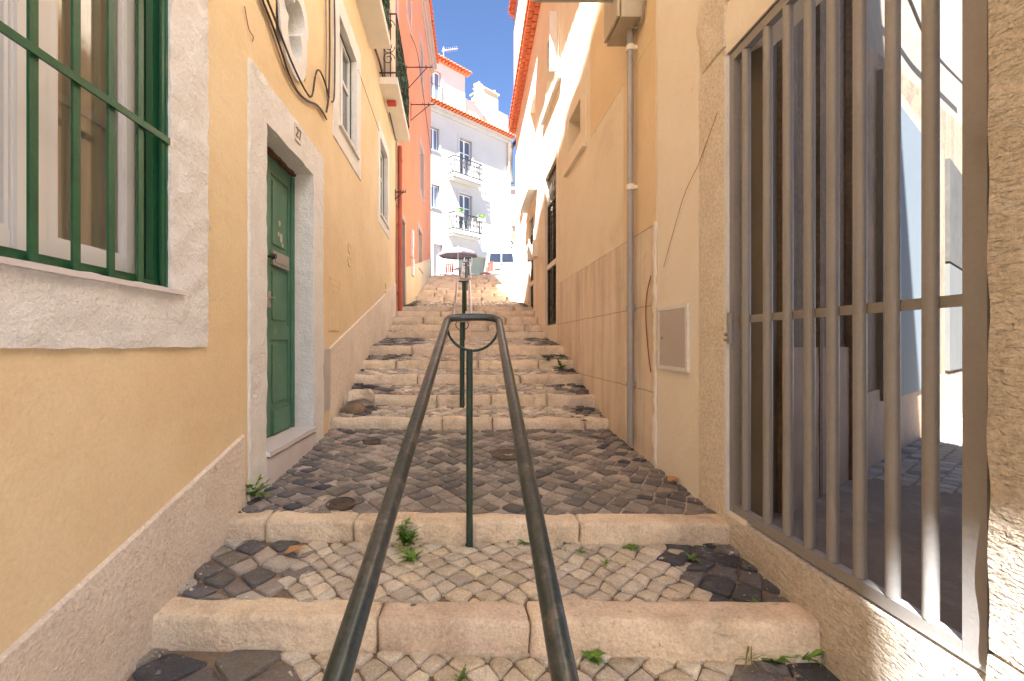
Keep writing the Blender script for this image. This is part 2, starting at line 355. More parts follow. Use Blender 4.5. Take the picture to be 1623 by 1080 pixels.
def glass(name, tint, refl=.35, rough=.02):
    m = bpy.data.materials.new(name); m.use_nodes = True; n = m.node_tree.nodes; l = m.node_tree.links
    n.remove(n['Principled BSDF']); o = n['Material Output']
    t = n.new('ShaderNodeBsdfTransparent'); t.inputs[0].default_value = (*tint, 1)
    g = n.new('ShaderNodeBsdfGlossy'); g.inputs['Roughness'].default_value = rough
    fr = n.new('ShaderNodeFresnel'); fr.inputs[0].default_value = 1.5
    ma = n.new('ShaderNodeMath'); ma.operation = 'ADD'; ma.inputs[1].default_value = refl; l.new(fr.outputs[0], ma.inputs[0])
    nn = n.new('ShaderNodeTexNoise'); nn.inputs['Scale'].default_value = 1.2
    bu = n.new('ShaderNodeBump'); bu.inputs['Distance'].default_value = .004; l.new(nn.outputs['Fac'], bu.inputs['Height']); l.new(bu.outputs[0], g.inputs['Normal'])
    x = n.new('ShaderNodeMixShader'); l.new(ma.outputs[0], x.inputs[0]); l.new(t.outputs[0], x.inputs[1]); l.new(g.outputs[0], x.inputs[2])
    l.new(x.outputs[0], o.inputs[0]); return m
M['glass'] = glass('window glass', (.98, .985, .98), .20)
M['glass_dark'] = mat('dark window glass', (.07, .085, .10), (.10, .12, .14), .06, 1, spec=1.0)
M['glass_sky'] = mat('glass painted sky blue', (.10, .16, .26), (.14, .20, .30), .05, .8, spec=1.0)  # sky reflection put into the base colour as blue

# ---------------------------------------------------------------- stairs and paving
STEPS = [(1.25, -1.315, -1.42), (1.84, -1.115, -1.25), (2.44, -.955, -1.067), (4.38, -.727, -.825), (4.86, -.555, -.66), (5.33, -.37, -.466),
         (5.80, -.21, -.314), (6.28, -.026, -.148), (7.70, .203, .10), (8.15, .34, .23), (8.60, .506, .37), (9.05, .654, .53), (9.60, .79, .69)]
for k in range(9): STEPS.append((12.2 + .5125 * k, 1.27 + .149 * k, 1.15 + .149 * k))
y_, z_ = 1.25, -1.42
for k in range(7):
    y_ -= .62; STEPS.insert(0, (y_, z_ - .03, z_ - .14)); z_ -= .14
NB = 7                                   # index of the first listed step
def xlim(Y): return XL(Y) - .03, XR(Y) + .03 if Y < 12.9 else 3.2
def step_skew(i): return -.028 if i == NB + 1 else (-.012 if i > NB + 1 else -.03)
mb = MB()
for i, (Y, zn, zf) in enumerate(STEPS):
    a, b = xlim(Y)
    if Y > 12.9: b = 3.2
    x = a; near = Y < 3
    res = .021 if near else (.05 if Y < 7 else .1)
    rs = random.Random(100 + i)
    first = True
    cuts = {NB + 1: [-.355, .262], NB + 2: [-1.09, -.60, .025, .62, ]}.get(i)
    while x < b - .02:
        L = rs.uniform(.45, 1.15)
        if cuts: L = (cuts[0] - x) if cuts[0] > x else L; cuts = cuts[1:] if cuts else None
        elif i in (NB + 1, NB + 2): L = b - x
        x2 = min(b, x + L)
        if b - x2 < .25: x2 = b
        t = rs.uniform(.88, 1.08)
        mb.col = (t, t * rs.uniform(.98, 1.02), t * rs.uniform(.96, 1.03))
        dz = rs.uniform(-.008, .008); dy = rs.uniform(-.012, .012)
        sk = step_skew(i) * ((x + x2) / 2)
        d = .135 if near else rs.uniform(.12, .17)
        n0 = len(mb.v)
        mb.gbox(x + .003, x2 - .003, Y + dy + sk, Y + dy + sk + d + .02, zf - .12, zn + dz, res=res, r=.016, amp=.010 if near else .018, freq=5, seed=i * 3.7)
        for q in range(n0, len(mb.v)):      # small chips and foot wear along the nosing
            v_ = mb.v[q]; ch_ = max(0, noise.noise(Vector((v_.x * 9, v_.y * 5 + i, v_.z * 9))) - .28) * .05
            if v_.z > zn - .05 and v_.y < Y + .05: v_.z -= ch_; v_.y += ch_
            v_.z -= .004 * (1 + nz(v_, 22, i)) * .5
        for q in range(n0, len(mb.v)): mb.v[q].y += step_skew(i) * (mb.v[q].x - (x + x2) / 2)
        x = x2
steps = mb.build('steps', M['kerb'], smooth='all'); kind(steps, 'structure', 'worn limestone kerbs edging the stair treads')

def tread_bounds(i):
    Y, zn, zf = STEPS[i]
    if i + 1 < len(STEPS): return Y + .11, zn - .006, STEPS[i+1][0] + .03, STEPS[i+1][2] + .002
    return Y + .11, zn - .006, Y + .9, zn + .05
dirt = MB(); grout = MB()
def ground_z(i, Y, X=0):
    y0, z0, y1, z1 = tread_bounds(i)
    return lerp(z0, z1, (Y - y0) / (y1 - y0)) + .012 * nz((X, Y, 0), 2.2, 5)
for i in range(len(STEPS)):
    y0, z0, y1, z1 = tread_bounds(i); a, b = xlim((y0 + y1) / 2)
    if y0 > 12: b = 3.2
    tgt = grout if i in (NB + 2,) else dirt
    nx = 28; ny = max(2, int((y1 - y0 + .1) / .12))
    idx = [[tgt.V((lerp(a, b, q / nx), lerp(y0 - .06, y1, r / ny), ground_z(i, lerp(y0 - .06, y1, r / ny), lerp(a, b, q / nx)) - (.010 if i == NB + 2 else .013))) for q in range(nx + 1)] for r in range(ny + 1)]
    for r in range(ny):
        for q in range(nx): tgt.Fc([idx[r][q], idx[r][q+1], idx[r+1][q+1], idx[r+1][q]])
o = dirt.build('paving_bed', M['joint'], smooth=True, recalc=False); kind(o, 'structure', 'brown dirt between the paving stones')
o = grout.build('landing_bed', M['grout'], smooth=True, recalc=False); kind(o, 'structure', 'dusty grout between the dark landing stones')

LIME = [(0.723, 0.654, 0.533), (0.671, 0.601, 0.488), (0.757, 0.709, 0.593), (0.618, 0.555, 0.459), (0.689, 0.607, 0.471), (0.645, 0.592, 0.505), (0.74, 0.654, 0.493)]
PINK = [(0.6, 0.473, 0.395), (0.536, 0.41, 0.34), (0.582, 0.493, 0.44)]
DARK = [(0.089, 0.092, 0.105), (0.142, 0.14, 0.151), (0.208, 0.198, 0.203), (0.074, 0.08, 0.097), (0.282, 0.247, 0.228)]
LAND = [(0.245, 0.228, 0.2), (0.317, 0.293, 0.253), (0.194, 0.182, 0.17), (0.388, 0.351, 0.307), (0.272, 0.248, 0.215), (0.155, 0.153, 0.149), (0.492, 0.439, 0.376)]
MIDD = [(0.803, 0.72, 0.602), (0.727, 0.653, 0.535), (0.877, 0.803, 0.665), (0.623, 0.558, 0.467), (0.51, 0.484, 0.422)]
def stones(mb, i, p, rs, side_l, side_r, pal, big=.15, fine=True, dark=DARK, zone=None, ang=45):
    y0, z0, y1, z1 = tread_bounds(i)
    y0 -= .03; y1 += .0
    a, b = xlim((y0 + y1) / 2)
    if y0 > 12: b = 3.2
    def lay(p, test, pal, gap, dome, rot, rnd=(.04, .12)):
        ca, sa = math.cos(math.radians(rot)), math.sin(math.radians(rot))
        N = int((b - a + y1 - y0) / p) + 3
        def node(u, v):
            r = random.Random((u * 7919 + v * 104729 + i * 31) & 0xffffff)
            x = (u + r.uniform(-.17, .17)) * p; y = (v + r.uniform(-.17, .17)) * p
            X = x * ca - y * sa; Y = x * sa + y * ca + (y0 + y1) / 2
            X += .06 * nz((X, Y, i), 1.6, 2); Y += .05 * nz((X, Y, i), 1.8, 9)
            return Vector((X, Y))
        for u in range(-N, N):
            for v in range(-N, N):
                q = [node(u, v), node(u+1, v), node(u+1, v+1), node(u, v+1)]
                c = sum(q, Vector((0, 0))) / 4
                if not (a - .0 < c.x < b and y0 + .03 < c.y < y1 + .01): continue
                if not test(c): continue
                if c.y > y1 - .5*p and 0: continue
                cc = rs.choice(DARK[:4] if (rnd[1] > .13 and c.x > .6 and i in (NB, NB + 1)) else pal); t = rs.uniform(.80, 1.16); mb.col = (cc[0]*t, cc[1]*t, cc[2]*t)
                z = ground_z(i, c.y, c.x) + rs.uniform(-.004, .004)
                tx, ty = rs.uniform(-.05, .05), rs.uniform(-.05, .05)
                pts = []
                for k in range(4):
                    A, B, C = q[k-1], q[k], q[(k+1) % 4]
                    e = rs.uniform(*rnd)
                    pts += [B + (A - B) * e * rs.uniform(.8, 1.2), B + (C - B) * e]
                def rg(inset, dz):
                    out = []
                    for P_ in pts:
                        d = P_ - c; L = d.length; d = d * max(.1, (L - inset) / L)
                        X_, Y_ = c.x + d.x, c.y + d.y
                        out.append(mb.V((X_, max(STEPS[i][0] + .12 + step_skew(i) * X_, min(Y_, y1 + .015)), z + dz + d.x * tx + d.y * ty)))
                    return out
                if fine:
                    R = [rg(gap, -.03), rg(gap, -.005), rg(gap + .004, -.001), rg(gap + p * .2, dome)]
                else: R = [rg(gap, -.02), rg(gap + .008, .0)]
                for A_, B_ in zip(R, R[1:]):
                    for k in range(8): mb.Fc([A_[k], A_[(k+1) % 8], B_[(k+1) % 8], B_[k]])
                mb.Fc(R[-1])
    nearn = lambda c: .08 * nz((c.x, c.y, 0), 5, 3)
    L_, R_ = a + side_l, b - side_r
    lay(p, lambda c: L_ + nearn(c) - .035 <= c.x <= R_ + nearn(c) + .035 and not (zone and zone(c)), pal, p * .04, .0015, ang)
    if side_l > 0 or side_r > 0 or zone: lay(big, lambda c: c.x < L_ + nearn(c) + .03 or c.x > R_ + nearn(c) - .03 or bool(zone and zone(c)), dark, .005, .002, ang + 12, (.04, .15))
near = MB(); far = MB(); rs = random.Random(5)
for i in range(len(STEPS)):
    Y = STEPS[i][0]
    if i < NB: stones(far, i, .13, rs, 0, 0, LIME, fine=False)
    elif i == NB: stones(near, i, .088, rs, .66, .46, LIME, .19, dark=DARK[1:] + LAND + MIDD[4:])
    elif i == NB + 1:
        stones(near, i, .085, rs, .52, .40, LIME, .125, dark=DARK[1:] + LAND + MIDD[3:] + [(.11,.11,.12)])
    elif i == NB + 2: stones(near, i, .104, rs, .50, .35, LAND, .09, dark=DARK[1:] + LAND + [(.42, .35, .3)])
    elif i < NB + 8: stones(near, i, .085, rs, rs.choice([.0, .45, .6]) if i != NB + 7 else .7, rs.choice([.35, .45, .3]), LIME + MIDD * 2 + PINK, .11, dark=DARK + LAND + MIDD[3:])
    elif i == NB + 12: stones(far, i, .12, rs, .3, .2, MIDD, .14, fine=False, dark=DARK + LAND)
    else: stones(far, i, .11, rs, .3 if i % 2 else 0, 0, LIME + MIDD, .13, fine=False, dark=LAND + MIDD)
o = near.build('paving', M['stone'], smooth=True, recalc=False); kind(o, 'structure', 'hand laid limestone and basalt setts on the near treads')
o = far.build('paving', M['stone'], recalc=False); kind(o, 'structure', 'small worn setts on the upper treads')
# street at the top and the land all round
mb = MB(); TY, TZ = STEPS[-1][0] + .1, STEPS[-1][1]
def road_z(Y): return TZ + max(0, min(Y, 45) - TY) * .066
ys = [TY, 20, 24, 30, 45, 120]
for a, b in zip(ys, ys[1:]): mb.quad((-40, a, road_z(a)), (40, a, road_z(a)), (40, b, road_z(b)), (-40, b, road_z(b)))
o = mb.build('road', M['asphalt'], recalc=False); kind(o, 'structure', 'sunlit street crossing the top of the stairs')
mb = MB(); mb.quad((-900, -900, -3.2), (900, -900, -3.2), (900, 900, -3.2), (-900, 900, -3.2))
mb.quad((40, 10, -3), (900, 10, -3), (900, 900, 6), (40, 900, 6)); 
o = mb.build('ground', M['terrain'], recalc=False); kind(o, 'structure', 'dry ground sheet under the town')
# passage floor behind the gate
PO = Vector((1.70, 2.49)); PD = Vector((.805, .593)); PN = Vector((.593, -.805))
def xfp(u, w_, z): return (PO.x + PD.x * u + PN.x * w_, PO.y + PD.y * u + PN.y * w_, z)
PZ = -.93
mb = MB(); mb.quad((1.42, -2, PZ), (14, -2, PZ), (14, 12, PZ), (1.42, 12, PZ))
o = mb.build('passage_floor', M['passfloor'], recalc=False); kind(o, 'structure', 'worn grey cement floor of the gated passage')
mb = MB(); rs = random.Random(12)
c1 = MB()
for u in range(-2, 60):
    for v in range(-30, 30):
        cu, cv = 1.55 + u * .13 + (v % 2) * .065, .03 + v * .095 + 1.4
        if cv < .02 or cv > 2.9: continue
        X, Y, _ = xfp(cu, cv, 0)
        if X < 2.55 + .35 * cv: continue
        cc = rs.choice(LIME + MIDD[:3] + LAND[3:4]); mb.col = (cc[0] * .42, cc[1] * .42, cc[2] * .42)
        j = [rs.uniform(-.008, .008) for _ in range(8)]
        q = [(cu-.058+j[0], cv-.041+j[1]), (cu+.058+j[2], cv-.041+j[3]), (cu+.058+j[4], cv+.041+j[5]), (cu-.058+j[6], cv+.041+j[7])]
        lo_ = [mb.V((*xfp(s_, t_, PZ)[:2], PZ)) for s_, t_ in q]
        hi_ = [mb.V((*xfp(lerp(s_, cu, .08), lerp(t_, cv, .08), PZ)[:2], PZ + .006)) for s_, t_ in q]
        for k in range(4): mb.Fc([lo_[k], lo_[(k+1) % 4], hi_[(k+1) % 4], hi_[k]])
        mb.Fc(hi_)
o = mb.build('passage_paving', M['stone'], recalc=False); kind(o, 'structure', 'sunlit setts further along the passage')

# ---------------------------------------------------------------- generic window and railings
def window(parent, xf, u0, u1, z0, z1, rec=.12, frame='pvc', pane='glass_dark', border=0, wb=0, bmat='white_rough', cols=2, transom=True, fw=.05, open_=False, name='window', rough=True, sill=True, edge=None, bbot=None):
    f = MB(xf); ft = .045
    um = [lerp(u0, u1, k / cols) for k in range(cols + 1)]
    f.box(u0, u1, -rec - ft, -rec, z0, z0 + fw); f.box(u0, u1, -rec - ft, -rec, z1 - fw, z1)
    for k, u in enumerate(um):
        a, b = (u, u + fw) if k == 0 else ((u - fw, u) if k == cols else (u - fw * .6, u + fw * .6))
        f.box(a, b, -rec - ft, -rec, z0 + fw, z1 - fw)
    if transom:
        zt = lerp(z0, z1, .62)
        for a, b in zip(um, um[1:]): f.box(a + fw, b - fw, -rec - ft + .008, -rec - .008, zt - fw * .3, zt + fw * .3)
    fr = f.build(name, M[frame], parent)
    p = MB(xf); p.box(u0 + .01, u1 - .01, -rec - ft * .62, -rec - ft * .5, z0 + .01, z1 - .01); p.build('pane', M[pane], fr)
    if edge:
        e = MB(xf); e.ring(u0 + .03, u1 - .03, z0 + .03, z1 - .03, .03, -rec + .012, -rec - .03, res=9); e.build('outer_frame', M[edge], fr)
    if border:
        b = MB(xf); kw = dict(res=.035, amp=.005, freq=14) if rough else dict(res=9)
        bb = border if bbot is None else bbot
        e_ = .012 if rough else .004; b.ring(u0 + e_, u1 - e_, z0 + (e_ if bb else 0), z1 - e_, border + e_, wb, -rec, bb=(bb + e_ if bb else 0), **kw); b.build('surround', M[bmat], fr, smooth=rough)
    if sill:
        s_ = MB(xf); s_.box(u0 - .03, u1 + .03, -rec, wb + .03, z0 - .035, z0 - .003); s_.build('sill', M[bmat], fr)
    return fr
def scroll(mb, cx, cz, w_, r, turns=1.3, rad=.006, flip=1, n=26):
    pts = []
    for k in range(n):
        t = k / (n - 1); a = t * turns * 2 * math.pi; rr = r * (1 - .75 * t)
        pts.append((cx + flip * rr * math.cos(a), w_, cz + rr * math.sin(a)))
    mb.tube(pts, rad, 5)
def railing(xf, u0, u1, w0, z0, h, pitch=.1, rad=.008, scrolls=True):
    mb = MB(xf)
    for zz in (z0 + .06, z0 + h): mb.tube([(u0, w0, zz), (u0, 0, zz)][::-1], rad * 1.4, 6); mb.tube([(u0, w0, zz), (u1, w0, zz)], rad * 1.4, 6); mb.tube([(u1, w0, zz), (u1, 0, zz)], rad * 1.4, 6)
    n = max(2, int((u1 - u0) / pitch))
    for k in range(n + 1):
        u = lerp(u0, u1, k / n); mb.tube([(u, w0, z0), (u, w0, z0 + h)], rad, 5)
        if scrolls and k < n:
            mu = u + (u1 - u0) / n / 2
            scroll(mb, mu, z0 + h * .72, w0, (u1 - u0) / n * .42, rad=rad * .7); scroll(mb, mu, z0 + h * .42, w0, (u1 - u0) / n * .42, flip=-1, rad=rad * .7)
    for u in (u0, u1):
        for q in (.33, .66): mb.tube([(u, w0 * q, z0), (u, w0 * q, z0 + h)], rad, 5)
    return mb

# ---------------------------------------------------------------- yellow house (left)
ZT = poly([(-9.5, 13.5), (-1.4, 13.5), (0, 13), (2, 12.4), (4.9, 11.1), (6, 10.7), (9.15, 10.5)])  # unseen roofline, its rake shaped to throw shade on the right wall
yh = thing('house', 'yellow rendered house with green barred window and green door along the left of the stairs', 'house', (XL(4), 4, -1.6))
W1 = (.60, 1.985, .24, 1.95)             # barred window
DR = (2.93, 3.868, -.71, 1.45)           # green door opening
W2 = (4.68, 5.50, 2.27, 3.42)
W3 = (7.15, 8.0, 2.05, 3.28)
WT = (3.12, 3.70, 2.12, 2.72)            # trefoil window
B1 = (5.25, 6.1, 4.25, 6.2); B2 = (7.5, 8.5, 4.25, 6.2)
mb = MB(xfl)
mb.facade(-3.6, 9.15, -3, ZT, [W1, DR, W2, W3, WT, B1, B2], .24, knots=[4.4, 7.1, -1.4, 0, 2, 4.9, 6])
mb.facade(-9.5, -3.6, -3, ZT, [(-5.6, -4.56, 8.5, 9.55)], .06)  # unseen screen wall, opening added to let a sun patch onto the gate
mb.xf = ident
mb.box(-6.5, -1.75, -3.6, 9.05, -3, 10.4); mb.box(-6.5, -1.42, -9.5, -3.62, -3, 8.4)
mb.build('wall', M['yellow'], yh)
# plinth: raking roughcast band
def plinth(parent, xf, pts, zb, th, m, name='plinth', rng=None):
    mb = MB(xf)
    n = 0
    for (a, za), (b, zb_) in zip(pts, pts[1:]):
        k = max(1, int((b - a) / .12))
        for j in range(k):
            ua, ub = lerp(a, b, j / k), lerp(a, b, (j + 1) / k)
            z1, z2 = lerp(za, zb_, j / k), lerp(za, zb_, (j + 1) / k)
            z1 += .006 * nz((ua, 0, 3), 7); z2 += .006 * nz((ub, 0, 3), 7)
            mb.quad((ua, th, zb), (ub, th, zb), (ub, th, z2), (ua, th, z1))
            mb.quad((ua, th, z1), (ub, th, z2), (ub, 0, z2 + th*.8), (ua, 0, z1 + th*.8))
    for (a, za), s_ in ((pts[0], 0), (pts[-1], 0)): mb.quad((a, 0, zb), (a, th, zb), (a, th, za), (a, 0, za))
    return mb.build(name, M[m], parent, recalc=False)
plinth(yh, xfl, [(-3, -1.9), (1.27, -.882), (2.66, -.539)], -3, .014, 'roughcast')
o = plinth(yh, xfl, [(4.34, -.05), (4.6, .02), (8.8, 1.13), (9.14, 1.2)], -3, .014, 'roughcast'); o['label'] = 'smoother plinth band beyond the door'
mb = MB(xfl); mb.gbox(4.14, 4.335, -.01, .012, -.62, -.05, res=.05, amp=.004); mb.build('plinth_panel', M['box_grey'], yh, smooth=True)
# barred window
win = MB(xfl); u0, u1, z0, z1 = W1; R = .13
win.box(u0, u1, -R - .05, -R, z0, z0 + .05)
sash = [(u0, 1.12), (1.12, 1.52), (1.54, 1.90)]
for a, b, l_, r_ in ((.62, 1.487, .06, .055), (1.493, 1.974, .10, .055)):
    for (p, q) in ((a, a + l_), (b - r_, b)): win.gbox(p, q, -R - .05, -R, z0 + .05, z1, res=2, r=.004)
    win.box(a + l_, b - r_, -R - .045, -R - .004, z0 + .05, z0 + .12); win.box(a + l_, b - r_, -R - .043, -R - .03, .875, .905)
    for (p, q) in ((a + l_, a + l_ + .014), (b - r_ - .014, b - r_)): win.box(p, q, -R - .035, -R - .010, z0 + .12, z1)
    win.box(a + l_ + .014, b - r_ - .014, -R - .035, -R - .010, z0 + .12, z0 + .135)
win.box(1.44, 1.54, -R - .004, -R + .010, z0 + .05, z1)
wn = win.build('window', M['pvc'], yh)
p = MB(xfl); p.quad((.65, -R - .025, z0 + .1), (1.95, -R - .025, z0 + .1), (1.95, -R - .025, z1), (.65, -R - .025, z1)); p.build('pane', M['glass'], wn)
c = MB(xfl)
n = 150
for k in range(n):
    a, b = lerp(1.40, 1.98, k / n), lerp(1.40, 1.98, (k + 1) / n)
    f = lambda u: -.178 + .006 * math.sin(u * 90) + .004 * math.sin(u * 33)
    c.quad((a, f(a), z0), (b, f(b), z0), (b, f(b), z1), (a, f(a), z1))
c.build('curtain', M['curtain'], wn, smooth='all')
c = MB(xfl)
for k in range(60):
    a, b = lerp(.62, 1.32, k / 60), lerp(.62, 1.32, (k + 1) / 60); c.quad((a, -.21 + .008 * math.sin(a * 70), z0), (b, -.21 + .008 * math.sin(b * 70), z0), (b, -.21 + .008 * math.sin(b * 70), z1), (a, -.21 + .008 * math.sin(a * 70), z1))
c.build('curtain', M['blind'], wn, smooth='all')
g = MB(xfl)                               # green wooden lining of the reveal
g.box(1.972, u1 - .001, -.125, .003, z0, z1); g.box(1.935, 1.972, -.06, -.03, z0 + .03, z1); g.box(1.955, 1.972, -.115, -.085, z0 + .03, z1); g.box(u0, 1.972, -.12, -.075, z0, z0 + .05); g.box(u0, 1.972, -.07, -.02, z0, z0 + .028)
g.build('reveal_lining', M['green'], wn)
b = MB(xfl)
for u in (.92, 1.07, 1.22, 1.372, 1.524, 1.675, 1.826, 1.968): b.gbox(u - .016, u + .016, -.012, .0, z0 + .002, z1, res=2, r=.003)
b.gbox(u0, 1.99, .0, .012, .868, .898, res=2, r=.003)
b.build('grille', M['green'], wn, smooth=True)
s_ = MB(xfl); s_.ring(u0, u1, z0, z1, .295, .013, -.10, bb=.255, res=.03, amp=.010, freq=11); s_.build('surround', M['white_rough'], wn, smooth=True)
s_ = MB(xfl); s_.gbox(u0 - .03, 2.075, -.10, .035, .218, .240, res=.06, r=.005, amp=.003); s_.build('sill', M['marble'], wn, smooth=True)
# green door
u0, u1, z0, z1 = DR
s_ = MB(xfl); 
s_.gbox(u0 - .215, u0 + .016, -.20, .016, -1.1, z1 + .26, res=.03, amp=.007, freq=11)
s_.gbox(u1 - .016, u1 + .262, -.20, .016, -.9, z1 + .24, res=.03, amp=.007, freq=11); s_.gbox(u0, u1, -.20, .016, z1 - .016, z1 + .25, res=.03, amp=.007, freq=11)
s_.build('door_surround', M['white_rough'], yh, smooth=True)
d = MB(xfl); wd = -.165
d.box(u0 + .0, u1 - .0, wd - .05, wd - .012, z0 + .0, z1)
for a, b in ((u0, u0 + .10), (u0 + .405, u0 + .50), (u1 - .10, u1)): d.gbox(a, b, wd - .012, wd, z0 + .02, z1 - .02, res=3, r=.004)
for a, b in ((u0 + .10, u0 + .405), (u0 + .50, u1 - .10)):
    for za, zb in ((z0 + .02, z0 + .22), (z0 + .74, z0 + .86), (z0 + 1.30, z0 + 1.44), (z1 - .16, z1 - .02)): d.gbox(a, b, wd - .012, wd, za, zb, res=3, r=.004)
    for za, zb in ((z0 + .22, z0 + .74), (z0 + .86, z0 + 1.30), (z0 + 1.44, z1 - .16)):
        d.gbox(a + .035, b - .035, wd - .012, wd - .002, za + .035, zb - .035, res=3, r=.008)
d.gbox(u1 - .42, u1 - .10, wd, wd + .02, z0 + .02, z0 + .20, res=3, r=.006)
d.gbox(u1 - .055, u1 - .03, wd, wd + .03, z0, z1 - .05, res=3, r=.006)
dl = d.build('door', M['door_green'], yh, smooth=True)
h = MB(xfl); h.box(u0 + .51, u1 - .12, wd, wd + .014, z0 + 1.31, z0 + 1.42); h.box(u0 + .54, u1 - .15, wd + .014, wd + .02, z0 + 1.335, z0 + 1.395); h.build('letterbox', M['zinc'], dl)
h = MB(xfl); h.box(u0 + .425, u0 + .47, wd, wd + .012, z0 + .98, z0 + 1.10); h.tube([(u0 + .45, wd, z0 + 1.05), (u0 + .45, wd + .05, z0 + 1.05)], .009, 8); h.build('lock', M['zinc'], dl)
h = MB(xfl); h.lathe([(.001, 0), (.02, .002), (.028, .02), (.02, .04), (.001, .045)], 0, 0, 0, 12)
for q in range(len(h.v)): v_ = h.v[q]; pass
kn = MB(xfl); kn.tube([(u0 + .45, wd, z0 + 1.36), (u0 + .45, wd + .02, z0 + 1.36), (u0 + .45, wd + .03, z0 + 1.36), (u0 + .45, wd + .06, z0 + 1.36)], [.01, .01, .024, .018], 12); kn.build('knob', M['iron'], dl, smooth=True)
for (du, dz, sz) in ((.66, 1.66, .05), (.69, 1.55, .06), (.64, 1.57, .035), (.72, 1.50, .03)):
    pl = MB(xfl); q = []
    for k in range(9):
        a = k / 9 * 2 * math.pi; r_ = sz * (.6 + .5 * abs(nz((k, dz, du), 3)))
        q.append((u0 + du + r_ * .7 * math.cos(a), wd - .0015, z0 + dz + r_ * .8 * math.sin(a)))
    pl.prism(q, (0, .002, 0)); pl.build('torn_poster', M['white'], dl)
t = MB(xfl); t.gbox(u0, u1, -.17, -.13, z1 - .035, z1 + .004, res=.02, amp=.012, freq=25); t.build('door_head', M['oldwood'], dl, smooth=True)
t = MB(xfl); t.gbox(u0, u1 + .0, -.17, .045, -.735, -.70, res=.05, r=.006, amp=.003, freq=9); t.gbox(u0 - .0, u1 + .02, -.16, .03, -1.15, -.747, res=.05, r=.01, amp=.008, freq=7)
t.build('doorstep', M['marble'], yh, smooth=True)
# house number tile
def bar(mb, a, b, wd_, th=.006):
    (ua, za), (ub, zb) = a, b; d_ = Vector((ub - ua, zb - za)).normalized() * th; n_ = Vector((-d_.y, d_.x))
    mb.prism([(ua + n_.x - d_.x, wd_, za + n_.y - d_.y), (ub + n_.x + d_.x, wd_, zb + n_.y + d_.y), (ub - n_.x + d_.x, wd_, zb - n_.y + d_.y), (ua - n_.x - d_.x, wd_, za - n_.y - d_.y)], (0, .002, 0))
nu, nzz = onl(467.5, 213); t = MB(xfl); t.gbox(nu - .063, nu + .063, .014, .028, nzz - .062, nzz + .062, res=3, r=.003)
no = t.build('number_plate', M['azulejo'], None); tag(no, 'small glazed tile numbered 27 over the green door', 'number plate')
t = MB(xfl); wq = .0285; s2 = nu - .032; 
for a, b in (((s2 - .018, nzz + .028), (s2 + .014, nzz + .034)), ((s2 + .014, nzz + .034), (s2 + .014, nzz + .006)), ((s2 + .014, nzz + .006), (s2 - .018, nzz - .03)), ((s2 - .018, nzz - .03), (s2 + .018, nzz - .03)),
             ((s2 + .04, nzz + .034), (s2 + .078, nzz + .034)), ((s2 + .078, nzz + .034), (s2 + .052, nzz - .03))): bar(t, a, b, wq)
t.build('digits', M['ink'], no)
# trefoil window
u0, u1, z0, z1 = WT; cu, cz = 3.42, 2.40
ang = [i_ * 2 * math.pi / 48 for i_ in range(48)]
def tre(a):                               # two lobes on top, one long lobe down
    r1 = .20
    pts = []
    best = 0
    for (ox, oz, rr) in ((-.10, .10, .115), (.11, .13, .115), (.02, -.10, .145)):
        # distance from centre to circle boundary along direction a
        dx, dz = math.cos(a), math.sin(a); bq = dx * ox + dz * oz; c_ = ox * ox + oz * oz - rr * rr; dd = bq * bq - c_
        if dd >= 0: best = max(best, bq + math.sqrt(dd))
    return max(best, .06)
inn = [(cu + tre(a) * math.cos(a), cz + tre(a) * math.sin(a)) for a in ang]
outp = [(cu + (tre(a) * .55 + .21) * math.cos(a), cz + (tre(a) * .55 + .25) * math.sin(a)) for a in ang]
t = MB(xfl); rows = []
for (pp, wv) in ((outp, 0), (outp, .014), (inn, .016), (inn, -.13)): rows.append([t.V((p[0], wv, p[1])) for p in pp])
for A_, B_ in zip(rows, rows[1:]):
    for k in range(48): t.Fc([A_[k], A_[(k+1) % 48], B_[(k+1) % 48], B_[k]])
tw = t.build('trefoil_window', M['white_rough'], yh, smooth=True)
t = MB(xfl); t.box(u0, u1, -.13, -.12, z0, z1); t.build('shutter', M['white'], tw)
t = MB(xfl); t.box(cu - .1, cu + .16, -.12, -.11, cz - .28, cz - .05); t.box(cu + .0, cu + .02, -.12, -.10, cz - .28, cz + .25); t.build('inner_frame', M['green_dark'], tw)
# upper windows of the yellow house
window(yh, xfl, *W2, rec=.07, pane='glass_dark', border=.22, wb=.010, cols=2, fw=.06, edge='green_dark')
window(yh, xfl, *W3, rec=.07, pane='glass_dark', border=.17, wb=.010, cols=2, fw=.06, edge='green_dark')
